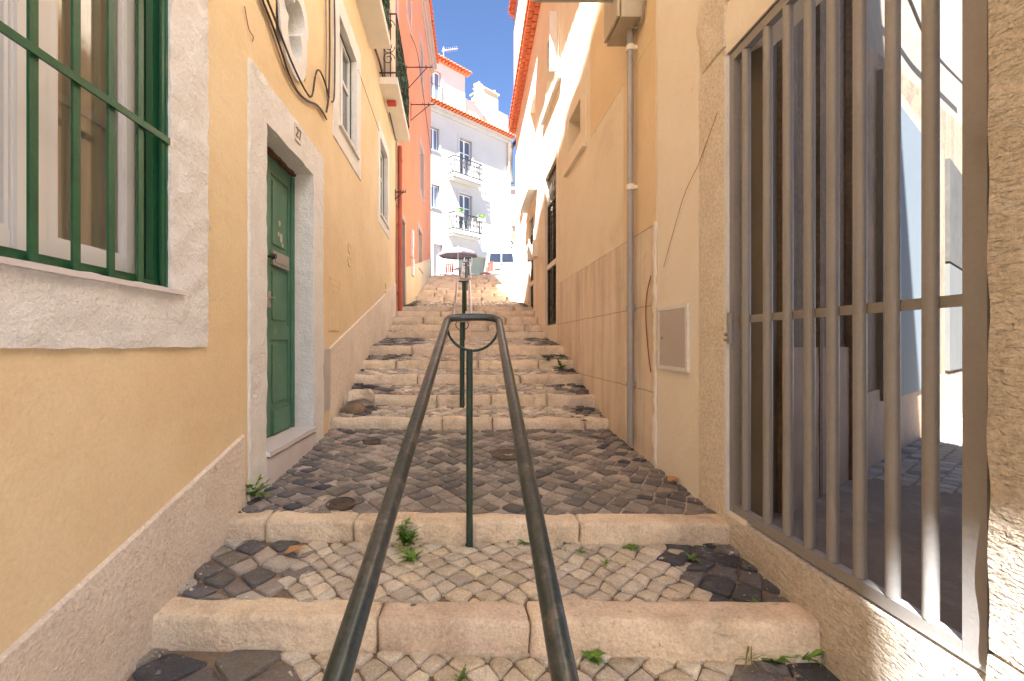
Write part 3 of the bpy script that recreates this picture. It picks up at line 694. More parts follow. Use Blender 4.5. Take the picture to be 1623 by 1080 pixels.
# balconies
for (a, b, zb, side) in ((4.9, 6.37, 4.13, 0), (7.08, 9.12, 4.05, 1)):
    s_ = MB(xfl); s_.gbox(a, b, 0, .29, zb, zb + .11, res=.3, r=.006); s_.box(a + .04, b - .04, 0, .25, zb + .11, zb + .13)
    sl = s_.build('balcony', M['slab'], yh)
    rl = railing(xfl, a + .03, b - .03, .265, zb + .13, .98, pitch=.16)
    for q in (.30, .58, .8): scroll(rl, a + .03, zb + .13 + q, .13, .0)
    for q, fl in ((.28, 1), (.46, -1), (.80, 1)):
        pts = []
        for k in range(26):
            t_ = k / 25; an = t_ * 1.4 * 2 * math.pi; rr = .10 * (1 - .7 * t_)
            pts.append((a + .03, .14 + rr * math.cos(an), zb + .13 + q + fl * rr * math.sin(an)))
        rl.tube(pts, .006, 5)
    rl.build('railing', M['iron'], sl)
    nt_ = MB(xfl); rsn = random.Random(3)
    for k in range(560):
        u = rsn.uniform(a + .05, b - .05); z = zb + .16 + rsn.random() * .90; an = rsn.uniform(0, 6.28); L = rsn.uniform(.03, .09)
        du, dz = L * math.cos(an), L * math.sin(an)
        nt_.ngon([(u - du, .272, z - dz), (u + dz * .35, .272 + rsn.uniform(0, .02), z - du * .35), (u + du, .275, z + dz), (u - dz * .35, .272 + rsn.uniform(0, .02), z + du * .35)])
    nt_.build('netting', M['netting'], sl, recalc=False)
    dw = MB(xfl); uu = (B1 if side == 0 else B2); dw.box(uu[0], uu[1], -.16, -.12, uu[2] - .1, uu[3]); dv = dw.build('balcony_door', M['pvc'], yh)
    dw = MB(xfl); dw.box(uu[0] + .1, uu[1] - .1, -.12, -.112, uu[2] + .5, uu[3] - .1); dw.build('pane', M['glass_dark'], dv)
t = MB(xfl); t.gbox(7.55, 7.67, .05, .20, 4.00, 4.049, res=2, r=.004); o = t.build('sign_plate', M['red'], None); tag(o, 'small red plate hanging under the balcony slab', 'plate')
# recessed cover plate and relief ovals on the yellow wall
a, zt_ = onl(523, 442); b, _ = onl(537, 452); _, zb_ = onl(523, 521)
t = MB(xfl); t.ring(a, b, zb_, zt_, .018, .010, 0, res=3); t.box(a, b, 0, .006, zb_, zt_)
for q in (.75, .9, .2): t.box(a + .04, b - .04, .006, .010, lerp(zb_, zt_, q), lerp(zb_, zt_, q) + .015)
o = t.build('meter_cover', M['yellow'], None); tag(o, 'shallow meter cover painted yellow above the plinth past the door', 'cover')
for (px, py, sz, nm) in ((553, 402, .085, 'pair of round plaster bosses on the yellow wall between door and red pipe'), (611, 458, .07, 'small oval plaster boss low on the yellow wall near the red pipe')):
    u, z = onl(px, py); t = MB(xfl)
    for dz in (-sz, sz * .7):
        rows = []
        for (r_, w_) in ((sz, 0), (sz, .012), (sz * .65, .012), (sz * .6, .004)): rows.append([t.V((u + r_ * .8 * math.cos(k * math.pi / 10), w_, z + dz + r_ * .75 * math.sin(k * math.pi / 10))) for k in range(20)])
        for A_, B_ in zip(rows, rows[1:]):
            for k in range(20): t.Fc([A_[k], A_[(k+1) % 20], B_[(k+1) % 20], B_[k]])
        t.Fc(rows[-1])
    o = t.build('wall_boss', M['yellow'], None, smooth=True); tag(o, nm, 'boss')

# ---------------------------------------------------------------- orange house
oh = thing('house', 'orange rendered house beyond the yellow one at the top left of the stairs', 'house', (XL(12), 12, .5))
def OW(px0, px1, pyt, pyb, pyt2=None):    # window from photo pixels on the far left wall (top, bottom at the left edge)
    a, zt_ = onl(px0, pyt); _, zb_ = onl(px0, pyb); b, _ = onl(px1, pyb); return (a, b, zb_, zt_)
od = (9.45, 10.35, .80, 2.75)
ow = [OW(665.5, 671, 225, 298), OW(662.5, 668.5, 360, 424), OW(645, 651, -28, 18), OW(665.5, 670, 60, 120)]
ow = [(a, b, zb, zt) for a, b, zb, zt in ow]
mb = MB(xfl); mb.facade(9.15, 16.9, -1, 10.35, ow + [od], .2, knots=[])
mb.xf = ident; mb.box(-7, -1.65, 9.2, 16.85, -1, 10.3); mb.build('wall', M['orange'], oh)
plinth(oh, xfl, [(10.5, 1.75), (11.2, 1.9), (16.88, 3.15)], -1, .02, 'yellow', 'plinth')
for i_, (a, b, zb, zt) in enumerate(ow): window(oh, xfl, a, b, zb, zt, rec=.1, border=.16, wb=.012, bmat='plaster_pink', rough=False, cols=1 if i_ > 1 else 2, pane='glass_dark')
t = MB(xfl); t.box(od[0], od[1], -.14, -.10, od[2], od[3]); t.box(od[0] + .1, od[1] - .1, -.10, -.085, od[2] + .15, od[2] + .9); t.box(od[0] + .1, od[1] - .1, -.10, -.085, od[2] + 1.05, od[3] - .1)
dd_ = t.build('door', M['darkroom'], oh)
t = MB(xfl); t.ring(od[0] + .004, od[1] - .004, od[2], od[3] - .004, .14, .014, -.1, bb=0, res=3); t.build('door_surround', M['plaster_pink'], dd_)
t = MB(xfl); t.box(od[0] - .05, od[1] + .3, -.08, .05, -.2, od[2] - .003); t.build('doorstep', M['kerb'], oh)
t = MB(xfl)
for (z_a, z_b, w_) in ((10.0, 10.12, .06), (10.12, 10.26, .13), (10.26, 10.4, .22)): t.box(9.15, 17.0, -.1, w_, z_a, z_b)
t.build('cornice', M['plaster_pink'], oh)
t = MB(xfl); t.tiles(9.15, 17.0, -1.5, .30, 10.95, 10.42, amp=.05); t.build('roof', M['tile'], oh)
t = MB(xfl); t.box(9.152, 9.4, .0, .03, 2.8, 10.0); t.build('corner_band', M['plaster_pink'], oh)
t = MB(xfl); t.tube([(9.26, .075, .62), (9.26, .075, 4.02)], .045, 10)
for z in (1.0, 2.4, 3.7): t.tube([(9.26, .075, z), (9.26, .075, z + .05)], .055, 10)
o = t.build('drainpipe', M['redpipe'], None, smooth=True); tag(o, 'terracotta red drainpipe at the joint of the yellow and orange houses', 'drainpipe')
for k, (px, py, du, dz, lb) in enumerate(((651.5, 378, .12, .20, 'white letterbox high beside the dark door of the orange house'), (651, 398, .10, .16, 'white letterbox below the other beside the dark door'), (652, 424, .16, .22, 'pale meter box low on the orange wall'))):
    u, z = onl(px, py); t = MB(xfl); t.gbox(u - du, u + du, 0, .07, z - dz, z + dz, res=3, r=.01); t.box(u - du * .6, u + du * .6, .07, .076, z + dz * .3, z + dz * .45)
    o = t.build('wall_box', M['pvc'], None, smooth=True); tag(o, lb, 'wall box')
# clothes-line brackets
def bracket(u, z, L, lb, H=.28, side=xfl):
    t = MB(side); t.tube([(u, 0, z), (u, L, z + .0)], .012, 6); t.tube([(u, 0, z - H), (u, L * .8, z)], .010, 6); t.tube([(u, .0, z - H - .03), (u, 0.005, z + .05)], .012, 6)
    for q in (.5, .75, .97): t.tube([(u, L * q, z), (u, L * q, z + .05)], .008, 5)
    o = t.build('bracket', M['iron'], None); tag(o, lb, 'bracket', 'clothes line brackets'); return o
bracket(9.05, 3.02, .22, 'small iron bracket beside the red drainpipe at door height', .14)
u, z = 10.6, 6.45; bracket(u, z, .62, 'long iron clothes line bracket with diagonal stay near the top of the orange wall', .55)
u, z = 11.4, 6.0; bracket(u, z, .60, 'lower iron clothes line bracket just beyond the longest one', .4)
def cable(pts, lb, m='cable', r=.008, side=xfl, n=6, grp=None, nm='cable'):
    t = MB(side); P_ = [Vector(p) for p in pts]; out = []
    for i_ in range(len(P_) - 1):
        a0, a1, a2, a3 = P_[max(i_ - 1, 0)], P_[i_], P_[i_ + 1], P_[min(i_ + 2, len(P_) - 1)]
        for k in range(6):
            s_ = k / 6
            out.append(.5 * ((2 * a1) + (-a0 + a2) * s_ + (2*a0 - 5*a1 + 4*a2 - a3) * s_**2 + (-a0 + 3*a1 - 3*a2 + a3) * s_**3))
    out.append(P_[-1]); t.tube(out, r, n); o = t.build(nm, M[m], None, smooth=True); tag(o, lb, 'cable', grp); return o
def Lp(px, py, w_=.02): u, z = onl(px, py); return (u, w_, z)
cable([Lp(649, 55, .03), Lp(660, 85, .03), Lp(668, 140, .03), Lp(676, 200, .03), Lp(683, 250, .03)], 'black cable running down across the orange wall')
# bundle of cables on the yellow house
run = [(408, -6), (425, 36), (440, 78), (452, 115), (467, 145), (483, 160), (500, 168), (513, 188)]
run2 = [(413, -6), (429, 34), (443, 70), (459, 108), (478, 145), (488, 152), (494, 118), (500, 112), (508, 128), (516, 155)]
run3 = [(405, -6), (420, 30), (434, 72), (447, 108), (462, 138), (480, 158), (505, 172), (515, 190)]
cable([Lp(x, y, .022) for x, y in run], 'lowest black cable of the bundle sagging beneath the trefoil window', grp='cables on the yellow house')
cable([Lp(x, y, .034) for x, y in run2], 'black cable looping up in a hump right of the trefoil window', grp='cables on the yellow house')
cable([Lp(x, y, .016) for x, y in run3], 'pale cable at the back of the sagging bundle', m='cable_grey', grp='cables on the yellow house')
cable([Lp(513, -6), Lp(514, 80), Lp(513, 125), Lp(516, 162)], 'pale vertical cable left of the upper window', m='cable_grey', r=.007, grp='cables on the yellow house')
cable([Lp(517, -6, .03), Lp(517.5, 80, .03), Lp(516, 150, .03), Lp(514, 178, .02)], 'black vertical cable left of the upper window', r=.009, grp='cables on the yellow house')
cable([Lp(525, -6, .03), Lp(526, 70, .03), Lp(525, 150, .03), Lp(521, 162, .03)], 'dark vertical cable nearest the upper window surround', r=.008, grp='cables on the yellow house')
cable([Lp(567, -6, .03), Lp(585, 60, .03), Lp(600, 110, .04), Lp(614, 180, .04), Lp(624, 222, .04)], 'black cable running behind the balcony slabs', r=.012, grp='cables on the yellow house')
cable([Lp(572, -6, .03), Lp(590, 68, .03), Lp(607, 128, .04), Lp(618, 180, .04), Lp(626, 224, .04)], 'thinner dark cable running behind the balcony slabs', m='cable_grey', r=.008, grp='cables on the yellow house')
cable([Lp(566, 110, .01), Lp(585, 165, .012), Lp(600, 208, .012)], 'thin dark wire between the two upper windows', r=.003, grp='cables on the yellow house')
cable([Lp(385, 10, .01), Lp(392, 45, .008), Lp(398, 58, .012), Lp(398, 66, .008)], 'short loose wire end on the yellow wall above the door', m='rust', r=.003, grp='cables on the yellow house')

# ---------------------------------------------------------------- handrails
def handrail(lb, foot, La, Lb, Ra, Rb, zdrop, rt, rp, mt, mp, loop=True, far_loop=False):
    """foot: post foot; La/Ra upper ends of the two rails, Lb/Rb their lower ends"""
    T = thing('handrail', lb, 'handrail', foot, 'handrails down the middle of the stairs')
    La, Lb, Ra, Rb = map(Vector, (La, Lb, Ra, Rb))
    t = MB(); n = 14; mid = (La + Ra) / 2; hw = (Ra - La).length / 2; up = (La - Lb).normalized()
    pts = [Lb, lerp(Lb, La, .5), La - up * .03]
    for k in range(n + 1):
        a = math.pi - math.pi * k / n
        e = Vector((math.copysign(abs(math.cos(a)) ** .6, math.cos(a)) * hw, 0, 0)) + Vector((0, .5, .30)) .normalized() * (abs(math.sin(a)) ** .8 * hw * .42)
        pts.append(mid + e)
    pts += [Ra - up * .03, lerp(Ra, Rb, .5), Rb]
    t.tube(pts, rt, 14, cap=True); t.build('rail', mt, T, smooth='all')
    t = MB(); pts = []
    for k in range(17):
        a = math.pi + math.pi * k / 16
        pts.append(mid + Vector((hw * math.cos(a), 0, zdrop * math.sin(a) - rt * .4)))
    t.tube(pts, rt * .36, 8); t.build('lower_hoop', mp, T, smooth='all')
    t = MB(); top = mid + Vector((foot[0] - mid.x, foot[1] - mid.y, -zdrop)); t.tube([foot, (top.x, top.y, top.z - .0)], rp, 14)
    t.lathe([(rp * 1.35, -.03), (rp * 1.3, .01), (rp * 1.02, .02)], foot[0], foot[1], foot[2], 14)
    t.build('post', mp, T, smooth=True)
    return T
LA, RA = at(708, 511, 2.44), at(791, 511, 2.44); LB, RB = at(533, 1080, .66), at(896, 1080, .66)
LB2 = LA + (LB - LA) * 1.8; RB2 = RA + (RB - RA) * 1.8
handrail('nearest steel handrail with twin tubes joined by a loop above a green post', (.024, 2.42, -1.08), LA, LB2, RA, RB2, .145, .0205, .0175, M['rail'], M['rail_green'])
def far_rail(lb, x, Y0, Y1, foot_z, zA, zB, sp, pale=True, r=.018, xe=None):
    T = thing('handrail', lb, 'handrail', (x, Y0, foot_z), 'handrails down the middle of the stairs'); xe = x if xe is None else xe
    t = MB(); pts = [(x - sp / 2, Y0, zA)] + [(xe - sp / 2, Y1, zB)]
    for k in range(9):
        a = math.pi - math.pi * k / 8; pts.append((xe + sp / 2 * math.cos(a), Y1 + .06 * math.sin(a), zB + .02 * math.sin(a)))
    pts += [(x + sp / 2, Y0, zA)]
    for k in range(9):
        a = math.pi * k / 8; pts.append((x + sp / 2 * math.cos(a), Y0 - .05 * math.sin(a), zA - .02 * math.sin(a)))
    t.tube(pts, r, 10); t.build('rail', M['rail_pale'] if pale else M['rail'], T, smooth='all')
    t = MB(); t.tube([(x, Y0, foot_z), (x, Y0, zA)], .026, 12); t.build('post', M['rail_green'], T, smooth=True)
    t = MB(); t.tube([(xe, Y1, foot_z + (zB - zA)), (xe, Y1, zB)], .026, 12); t.build('post', M['rail_green'], T, smooth=True)
    t = MB(); t.tube([(x + sp * .36 * math.cos(k * .5236), Y0, zA - .06 + sp * .3 * math.sin(k * .5236)) for k in range(12)], .006, 6, closed=True); t.build('ring', M['rail'], T, smooth='all')
    t = MB()
    t.box(x - sp / 2 - .01, x + sp / 2 + .01, Y0 - .012, Y0 + .012, zA - .012, zA + .008); t.build('cross_bar', M['iron'], T)
    t = MB(); t.box(xe - sp / 2 - .01, xe + sp / 2 + .01, Y1 - .012, Y1 + .012, zB - .012, zB + .008); t.build('cross_bar', M['iron'], T)
    return T
far_rail('second handrail with two pale tubes rising behind the nearest loop', -.03, 4.82, 7.3, -.68, .262, 1.0, .19, xe=-.022)
far_rail('third handrail on the upper flight below the parasol', .01, 9.3, 12.6, .62, 1.34, 2.25, .21, xe=.03)
far_rail('topmost handrail leaning up in front of the parasol', .06, 13.4, 16.6, 1.5, 2.32, 3.15, .26, xe=.12)

# ---------------------------------------------------------------- cream house (right)
ch = thing('house', 'long cream house with orange eaves along the right of the stairs', 'house', (XR(8), 8, -1))
D1 = (6.83, 7.73, .30, 2.80); D2 = (9.15, 9.9, .72, 2.67); SW = (5.41, 6.0, 2.52, 2.93); UW = (6.75, 7.55, 4.02, 4.95); BD = (9.0, 9.85, 3.08, 5.0)
FW = (11.2, 11.9, 3.3, 4.6)
mb = MB(xfr); mb.facade(3.34, 13.2, -3, 6.3, [D1, D2, SW, UW, BD, FW], .22, knots=[4, 8.3])
mb.xf = ident; mb.box(1.72, 6, 8.3, 13.15, -1, 6.2); mb.prism([(1.62, 3.4, -2), (1.62, 8.31, -2), (6, 8.31, -2), (6, 6.2, -2)], (0, 0, 8.2)); mb.build('wall', M['cream'], ch)
t = MB(xfr); t.facade(3.36, 5.05, 2.29, 6.28, [], .012); 
t.v = [v - Vector((.003, 0, 0)) for v in t.v]; t.build('ochre_band', M['ochre'], ch)  # band of deeper ochre tone over the cream
t = MB(xfr); t.facade(3.36, 4.02, .89, 2.285, [], .010); t.v = [v - Vector((.0025, 0, 0)) for v in t.v]; o = t.build('ochre_band', M['ochre'], ch)
t = MB(xfr); t.facade(3.36, 6.72, -1.6, .88, [], .014, knots=[4]); t.v = [v - Vector((.014, 0, 0)) for v in t.v]; t.build('cladding', M['cladding'], ch)
t = MB(xfr); t.gbox(3.335, 3.365, 0, .02, -1.2, .9, res=.03, amp=.012, freq=20); t.build('edge_strip', M['cream_pale'], ch, smooth=True)
# window pieces
def swin(): 
    t = MB(xfr); u0, u1, z0, z1 = SW; t.ring(u0 + .004, u1 - .004, z0 + .004, z1 - .004, .214, .02, -.158, bb=.224, res=9); t.box(u0 - .2, u1 + .2, 0, .05, z0 - .25, z0 - .222)
    t.box(u0, u1, -.17, -.16, z0, z1)
    w_ = t.build('window', M['cream'], ch); t = MB(xfr); t.box(u0 + .03, u1 - .03, -.16, -.155, z0 + .02, z1 - .03); t.build('pane', M['box_beige'], w_)
swin()
uw = window(ch, xfr, *UW, rec=.12, frame='pvc', pane='glass_dark', border=.14, wb=.015, bmat='cream', rough=False)
t = MB(xfr); t.box(UW[0] - .25, UW[1] + .4, 0, .06, UW[2] - .20, UW[2] - .15); t.build('sill', M['cream_pale'], uw)
t = MB(xfr); t.box(UW[0] - .03, UW[0], 0.016, .13, UW[2] + .03, UW[3] - .03); t.build('open_leaf', M['pvc'], uw)
window(ch, xfr, *FW, rec=.1, pane='glass_dark', border=.1, wb=.012, bmat='cream', rough=False)
# grille doors
def grille_door(D, top=.5, cross=True):
    u0, u1, z0, z1 = D; t = MB(xfr)
    t.box(u0, u1, -.15, -.12, z0, z1); dr = t.build('door', M['darkroom'], ch)
    t = MB(xfr)
    for u in (u0 + .02, (u0 + u1) / 2, u1 - .02): t.box(u - .02, u + .02, -.06, -.03, z0, z1 - top)
    for z in (z0 + .02, z1 - top, z1 - .02): t.box(u0, u1, -.06, -.03, z - .02, z + .02)
    n = int((z1 - top - z0) / .09)
    for k in range(n): z = lerp(z0 + .05, z1 - top - .05, k / (n - 1)); t.tube([(u0, -.045, z), (u1, -.045, z)], .006, 4)
    for k in range(9): u = lerp(u0 + .04, u1 - .04, k / 8); t.tube([(u, -.045, z0), (u, -.045, z1 - top)], .007, 4)
    t.build('grille', M['iron'], dr)
    if cross: t = MB(xfr); t.box(u0, u1, -.05, -.015, 1.24, 1.32); t.build('crossbar', M['cream_pale'], dr)
    t = MB(xfr)
    for k in range(7):
        u = lerp(u0 + .07, u1 - .07, k / 6); scroll(t, u, z1 - top * .3, -.04, .055, rad=.006); scroll(t, u, z1 - top * .7, -.04, .055, rad=.006, flip=-1); t.tube([(u, -.04, z1 - top), (u, -.04, z1)], .006, 4)
    t.build('fanlight_grille', M['zinc'], dr)
    t = MB(xfr); t.ring(u0 + .004, u1 - .004, z0, z1 - .004, .10, .012, -.118, bb=0, res=9); t.build('door_surround', M['cream'], dr)
    return dr
grille_door(D1); grille_door(D2, .35)
# balcony
s_ = MB(xfr); s_.gbox(8.63, 10.25, 0, .185, 2.94, 3.08, res=.4, r=.01); bl = s_.build('balcony', M['slab'], ch)
rl = railing(xfr, 8.66, 10.22, .165, 3.08, .9, pitch=.13, rad=.008); rl.build('railing', M['cream_pale'], bl)
t = MB(xfr); t.lathe([(.002, 0), (.02, .01), (.03, .035), (.02, .06), (.002, .07)], 8.66, .165, 3.98, 10); t.build('finial', M['cream_pale'], bl, smooth=True)
t = MB(xfr); t.box(BD[0], BD[1], -.16, -.12, BD[2], BD[3]); bd = t.build('balcony_door', M['cream_pale'], ch)
t = MB(xfr); t.box(BD[0] + .1, BD[1] - .1, -.12, -.11, BD[2] + .2, BD[3] - .1); t.build('pane', M['glass_dark'], bd)
# eaves, roof and attic
t = MB(xfr); t.tiles(8.05, 13.3, -.9, .22, 6.62, 6.30, pitch=.20, amp=.05, th=.03, courses=3); t.build('roof', M['tile'], ch)
t = MB(xfr); t.tiles(3.2, 8.0, -.9, .64, 6.85, 6.38, pitch=.20, amp=.05, th=.03, courses=3); t.build('roof', M['tile'], ch)  # eave out of view, widened to shade the wall below it
t = MB(xfr)
for k in range(27):
    u = 8.1 + k * .195; t.gbox(u, u + .17, -.05, .20 - (.0 if k % 2 else .0), 6.20, 6.235, res=3, r=.01); t.gbox(u + .0, u + .17, -.05, .10, 6.14, 6.19, res=3, r=.01)
t.build('eave_tiles', M['tile'], ch)
t = MB(); t.box(1.44, 5.8, 10.4, 13.4, 6.2, 9.75); at_ = t.build('attic', M['plaster_pink'], ch)
t = MB(); 
t2 = MB(lambda u, w_, z: (1.44 - w_, u, z)); t2.tiles(10.3, 13.5, -.6, .16, 9.95, 9.75, courses=2); 
for k in range(16): u = 10.3 + k * .2; t2.gbox(u, u + .17, -.05, .10, 9.66, 9.72, res=3, r=.01)
t2.build('attic_roof', M['tile'], at_)
# far downpipe / cable tangle on corner
cable([(13.15, -.05, 5.9), (13.3, .10, 5.75), (13.3, .12, 5.5), (13.35, .12, 5.1), (13.3, .08, 4.7)], 'dark cable tangle hanging at the far corner of the cream house', r=.05, side=xfr)
# numbers plates / mail boxes beyond lattice door
for k, (px, py, lb) in enumerate(((852, 395, 'white letterbox between the two lattice doors'), (843, 402, 'open white letterbox in front of the far lattice door'))):
    u, z = onr(px, py); t = MB(xfr); t.gbox(u - .12, u + .12, 0, .09, z - .16, z + .16, res=3, r=.008); t.box(u - .09, u + .09, .09, .097, z + .04, z + .06); o = t.build('wall_box', M['cream_pale'], None); tag(o, lb, 'wall box')

# drainpipe
T = thing('drainpipe', 'grey drainpipe down the cream wall from the beige box to the landing', 'drainpipe', (XR(3.72) - .05, 3.72, -.83))
t = MB(xfr); t.tube([(3.72, .055, -.83), (3.72, .055, .0), (3.72, .055, .45), (3.72, .055, 1.2), (3.72, .055, 1.9), (3.72, .055, 2.6)], .026, 14); t.build('pipe', M['zinc'], T, smooth=True)
for z in (-.33, .285, 1.28, 2.42):
    t = MB(xfr); t.tube([(3.72, .055, z - .022), (3.72, .055, z + .022)], .032, 14); t.box(3.70, 3.74, 0, .03, z - .015, z + .015); t.build('clip', M['zinc'] if z < 1 else M['cream_pale'], T, smooth=True)
# junction box at the top of the drainpipe
T = thing('junction_box', 'beige electrical cabinet mounted on the wall at the top of the drainpipe', 'cabinet', (XR(3.8), 3.8, 2.55))
t = MB(xfr); t.gbox(3.55, 3.92, .0, .19, 2.555, 3.3, res=3, r=.012); t.build('body', M['box_beige'], T, smooth=True)
t = MB(xfr); t.gbox(3.57, 3.90, .19, .215, 2.575, 3.28, res=3, r=.006); t.build('cover', M['box_beige'], T, smooth=True)
cable([(3.72, .03, 2.62), (3.64, .04, 2.53), (3.58, .03, 2.52), (3.52, .02, 2.62), (3.50, .015, 2.9)], 'pale cable looping out under the beige electrical cabinet', m='cable_grey', r=.009, side=xfr)
t = MB(); t.gbox(.55, 1.25, 3.62, 3.70, 2.775, 2.84, res=3, r=.004); t.box(1.25, 1.41, 3.64, 3.68, 2.79, 2.82); o = t.build('projecting_panel', M['white'], None); tag(o, 'white projecting panel sticking out over the alley beside the beige cabinet', 'panel')

# ---------------------------------------------------------------- gateway wall (right, near)
gw = thing('gateway_wall', 'pale rendered wall and stone piers framing the barred gate on the right', 'wall', (1.6, 2.9, -1.2))
XG = 1.43; G0, G1, GZ0, GZ1 = 1.244, 2.46, -.907, 1.563
t = MB(xfr); t.facade(2.75, 3.335, -3, 9.6, [], .22); t.build('render', M['cream_pale'], gw)  # top carried up out of view to shade the passage
t = MB(xfr); t.gbox(2.475, 2.748, -.22, .006, -1.5, 1.60, res=.05, r=.012, amp=.007, freq=7); pi_ = t.build('pier', M['pecked'], gw, smooth=True)
t = MB(xfr); t.gbox(2.458, 2.482, -.06, .006, -1.2, 1.56, res=.03, amp=.003, freq=20); t.build('mortar_edge', M['white_rough'], pi_, smooth=True)
t = MB(xfr); t.gbox(1.0, 2.749, -.22, -.006, GZ1 + .012, 1.86, res=.05, r=.01, amp=.007, freq=7); t.build('lintel', M['cream_pale'], gw, smooth=True)
t = MB(xfr); t.gbox(2.475, 2.749, -.22, .012, 1.605, 2.05, res=.04, r=.02, amp=.02, freq=6); t.build('capital', M['pecked'], gw, smooth=True)
t = MB(xfr); t.facade(-4, 2.749, 1.865, 9.6, [], .22); t.facade(2.30, 2.4745, -3, -.9, [], .05); t.build('upper_wall', M['cream_pale'], gw)  # unseen upper part, raised to bounce sun and shade the passage
t = MB(xfr); t.gbox(-1.6, 1.228, -.45, .012, -.83, 1.86, res=.045, r=.01, amp=.006, freq=6); t.gbox(-1.6, 1.230, -.45, .016, -2.4, -.835, res=.05, r=.01, amp=.007, freq=6, seed=4)
o = t.build('pier', M['tooled'], gw, smooth=True); o['label'] = 'tooled pale stone pier right of the gate'
t = MB(xfr); t.gbox(1.10, 2.47, -.14, .012, -2.3, GZ0 - .012, res=.035, r=.012, amp=.005, freq=6); o = t.build('threshold', M['tooled'], gw, smooth=True)
t = MB(xfr); t.box(-4, -1.6, -.4, 0, -3, 1.86); t.build('rear_wall', M['cream'], gw)
# gate
T = thing('gate', 'grey brown barred metal gate closing the passage on the right', 'gate', (XG, G0, GZ0))
t = MB()
fw = .05
t.gbox(XG, XG + .04, G0, G0 + .065, GZ0, GZ1, res=3, r=.003); t.gbox(XG, XG + .04, G1 - .04, G1, GZ0, GZ1, res=3, r=.003)
t.gbox(XG, XG + .04, G0 + .065, G1 - .04, GZ0, GZ0 + fw, res=3, r=.003); t.gbox(XG, XG + .04, G0 + .065, G1 - .04, GZ1 - fw, GZ1, res=3, r=.003)
t.gbox(XG - .008, XG + .035, G1 + .0, G1 + .012, GZ0 - .006, GZ1 + .008, res=3, r=.002); t.gbox(XG - .008, XG + .035, G0, G1, GZ1 + .002, GZ1 + .012, res=3, r=.002)
t.build('frame', M['gate'], T, smooth=True)
for px in (1183, 1217, 1249, 1283, 1320, 1363, 1415, 1475):
    Y = F * (XG + .02) / (px - VX); t = MB(); t.tube([(XG + .02, Y, GZ0 + fw), (XG + .02, Y, GZ1 - fw)], .0205, 16, cap=False); t.build('bar', M['gate'], T, smooth='all')
t = MB(); t.box(XG + .03, XG + .042, G0 + .065, G1 - .04, .110, .146); t.build('middle_rail', M['gate'], T)
t = MB(); t.tube([(XG - .012, G1 - .03, 0.0), (XG - .012, G1 - .03, .165)], .014, 12); t.tube([(XG - .012, G1 - .012, .02), (XG - .012, G1 + .014, .02)], .009, 8); t.tube([(XG - .012, G1 - .012, .05), (XG - .012, G1 + .014, .05)], .009, 8); t.build('hinge', M['gate'], T, smooth=True)
# meter box
u0, zt_ = onr(1090, 487); u1, _ = onr(1049, 490); _, zb_ = onr(1090, 583)
T = thing('meter_box', 'flat grey meter cupboard with white frame on the pale wall beside the gate', 'meter box', (XR(u0), u0, zb_))
t = MB(xfr); t.ring(u0, u1, zb_, zt_, .028, .018, 0, res=.03, amp=.004); t.build('frame', M['white_rough'], T, smooth=True)
t = MB(xfr); t.gbox(u0, u1, 0, .016, zb_, zt_, res=3, r=.003); dr = t.build('door', M['box_grey'], T, smooth=True)
t = MB(xfr); t.tube([(u1 - .04, .016, (zb_ + zt_) / 2), (u1 - .04, .021, (zb_ + zt_) / 2)], .009, 10); t.build('lock', M['zinc'], dr)
def Rp(px, py, w_=.01): u, z = onr(px, py); return (u, w_, z)
cable([Rp(1139, 180), Rp(1112, 255), Rp(1085, 315), Rp(1054, 424)], 'thin rust coloured wire slanting down the pale wall above the meter box', m='rust', r=.0018, side=xfr)
cable([Rp(1037, 437, .025), Rp(1030, 470, .025), Rp(1029, 510, .025), Rp(1033, 560, .025), Rp(1036, 590, .022)], 'rust red cable bowed against the stone cladding beside the drainpipe', m='rust', r=.0045, side=xfr)

# ---------------------------------------------------------------- passage building
pb = thing('passage_building', 'weathered concrete and cream wall seen through the gate bars', 'building', (3, 3.5, PZ))
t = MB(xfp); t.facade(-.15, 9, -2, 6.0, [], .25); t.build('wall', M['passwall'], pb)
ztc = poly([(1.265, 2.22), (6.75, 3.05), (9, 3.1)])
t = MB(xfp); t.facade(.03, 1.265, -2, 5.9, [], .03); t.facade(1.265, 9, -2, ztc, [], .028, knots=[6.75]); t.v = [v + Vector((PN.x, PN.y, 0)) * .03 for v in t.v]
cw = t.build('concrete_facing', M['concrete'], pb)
t = MB(xfp); t.gbox(.50, .56, .03, .065, -2, 5.8, res=9, r=.01); t.gbox(1.10, 1.17, .03, .075, -2, 5.8, res=9, r=.01); t.build('pilaster', M['concrete'], pb)
t = MB(xfp); t.gbox(.0, 1.26, .03, .055, -2, -.02, res=.2, r=.01, amp=.006); t.gbox(1.262, 7.9, .03, .055, -2, -.36, res=.2, r=.01, amp=.006); t.build('plinth', M['brownstone'], pb, smooth=True)
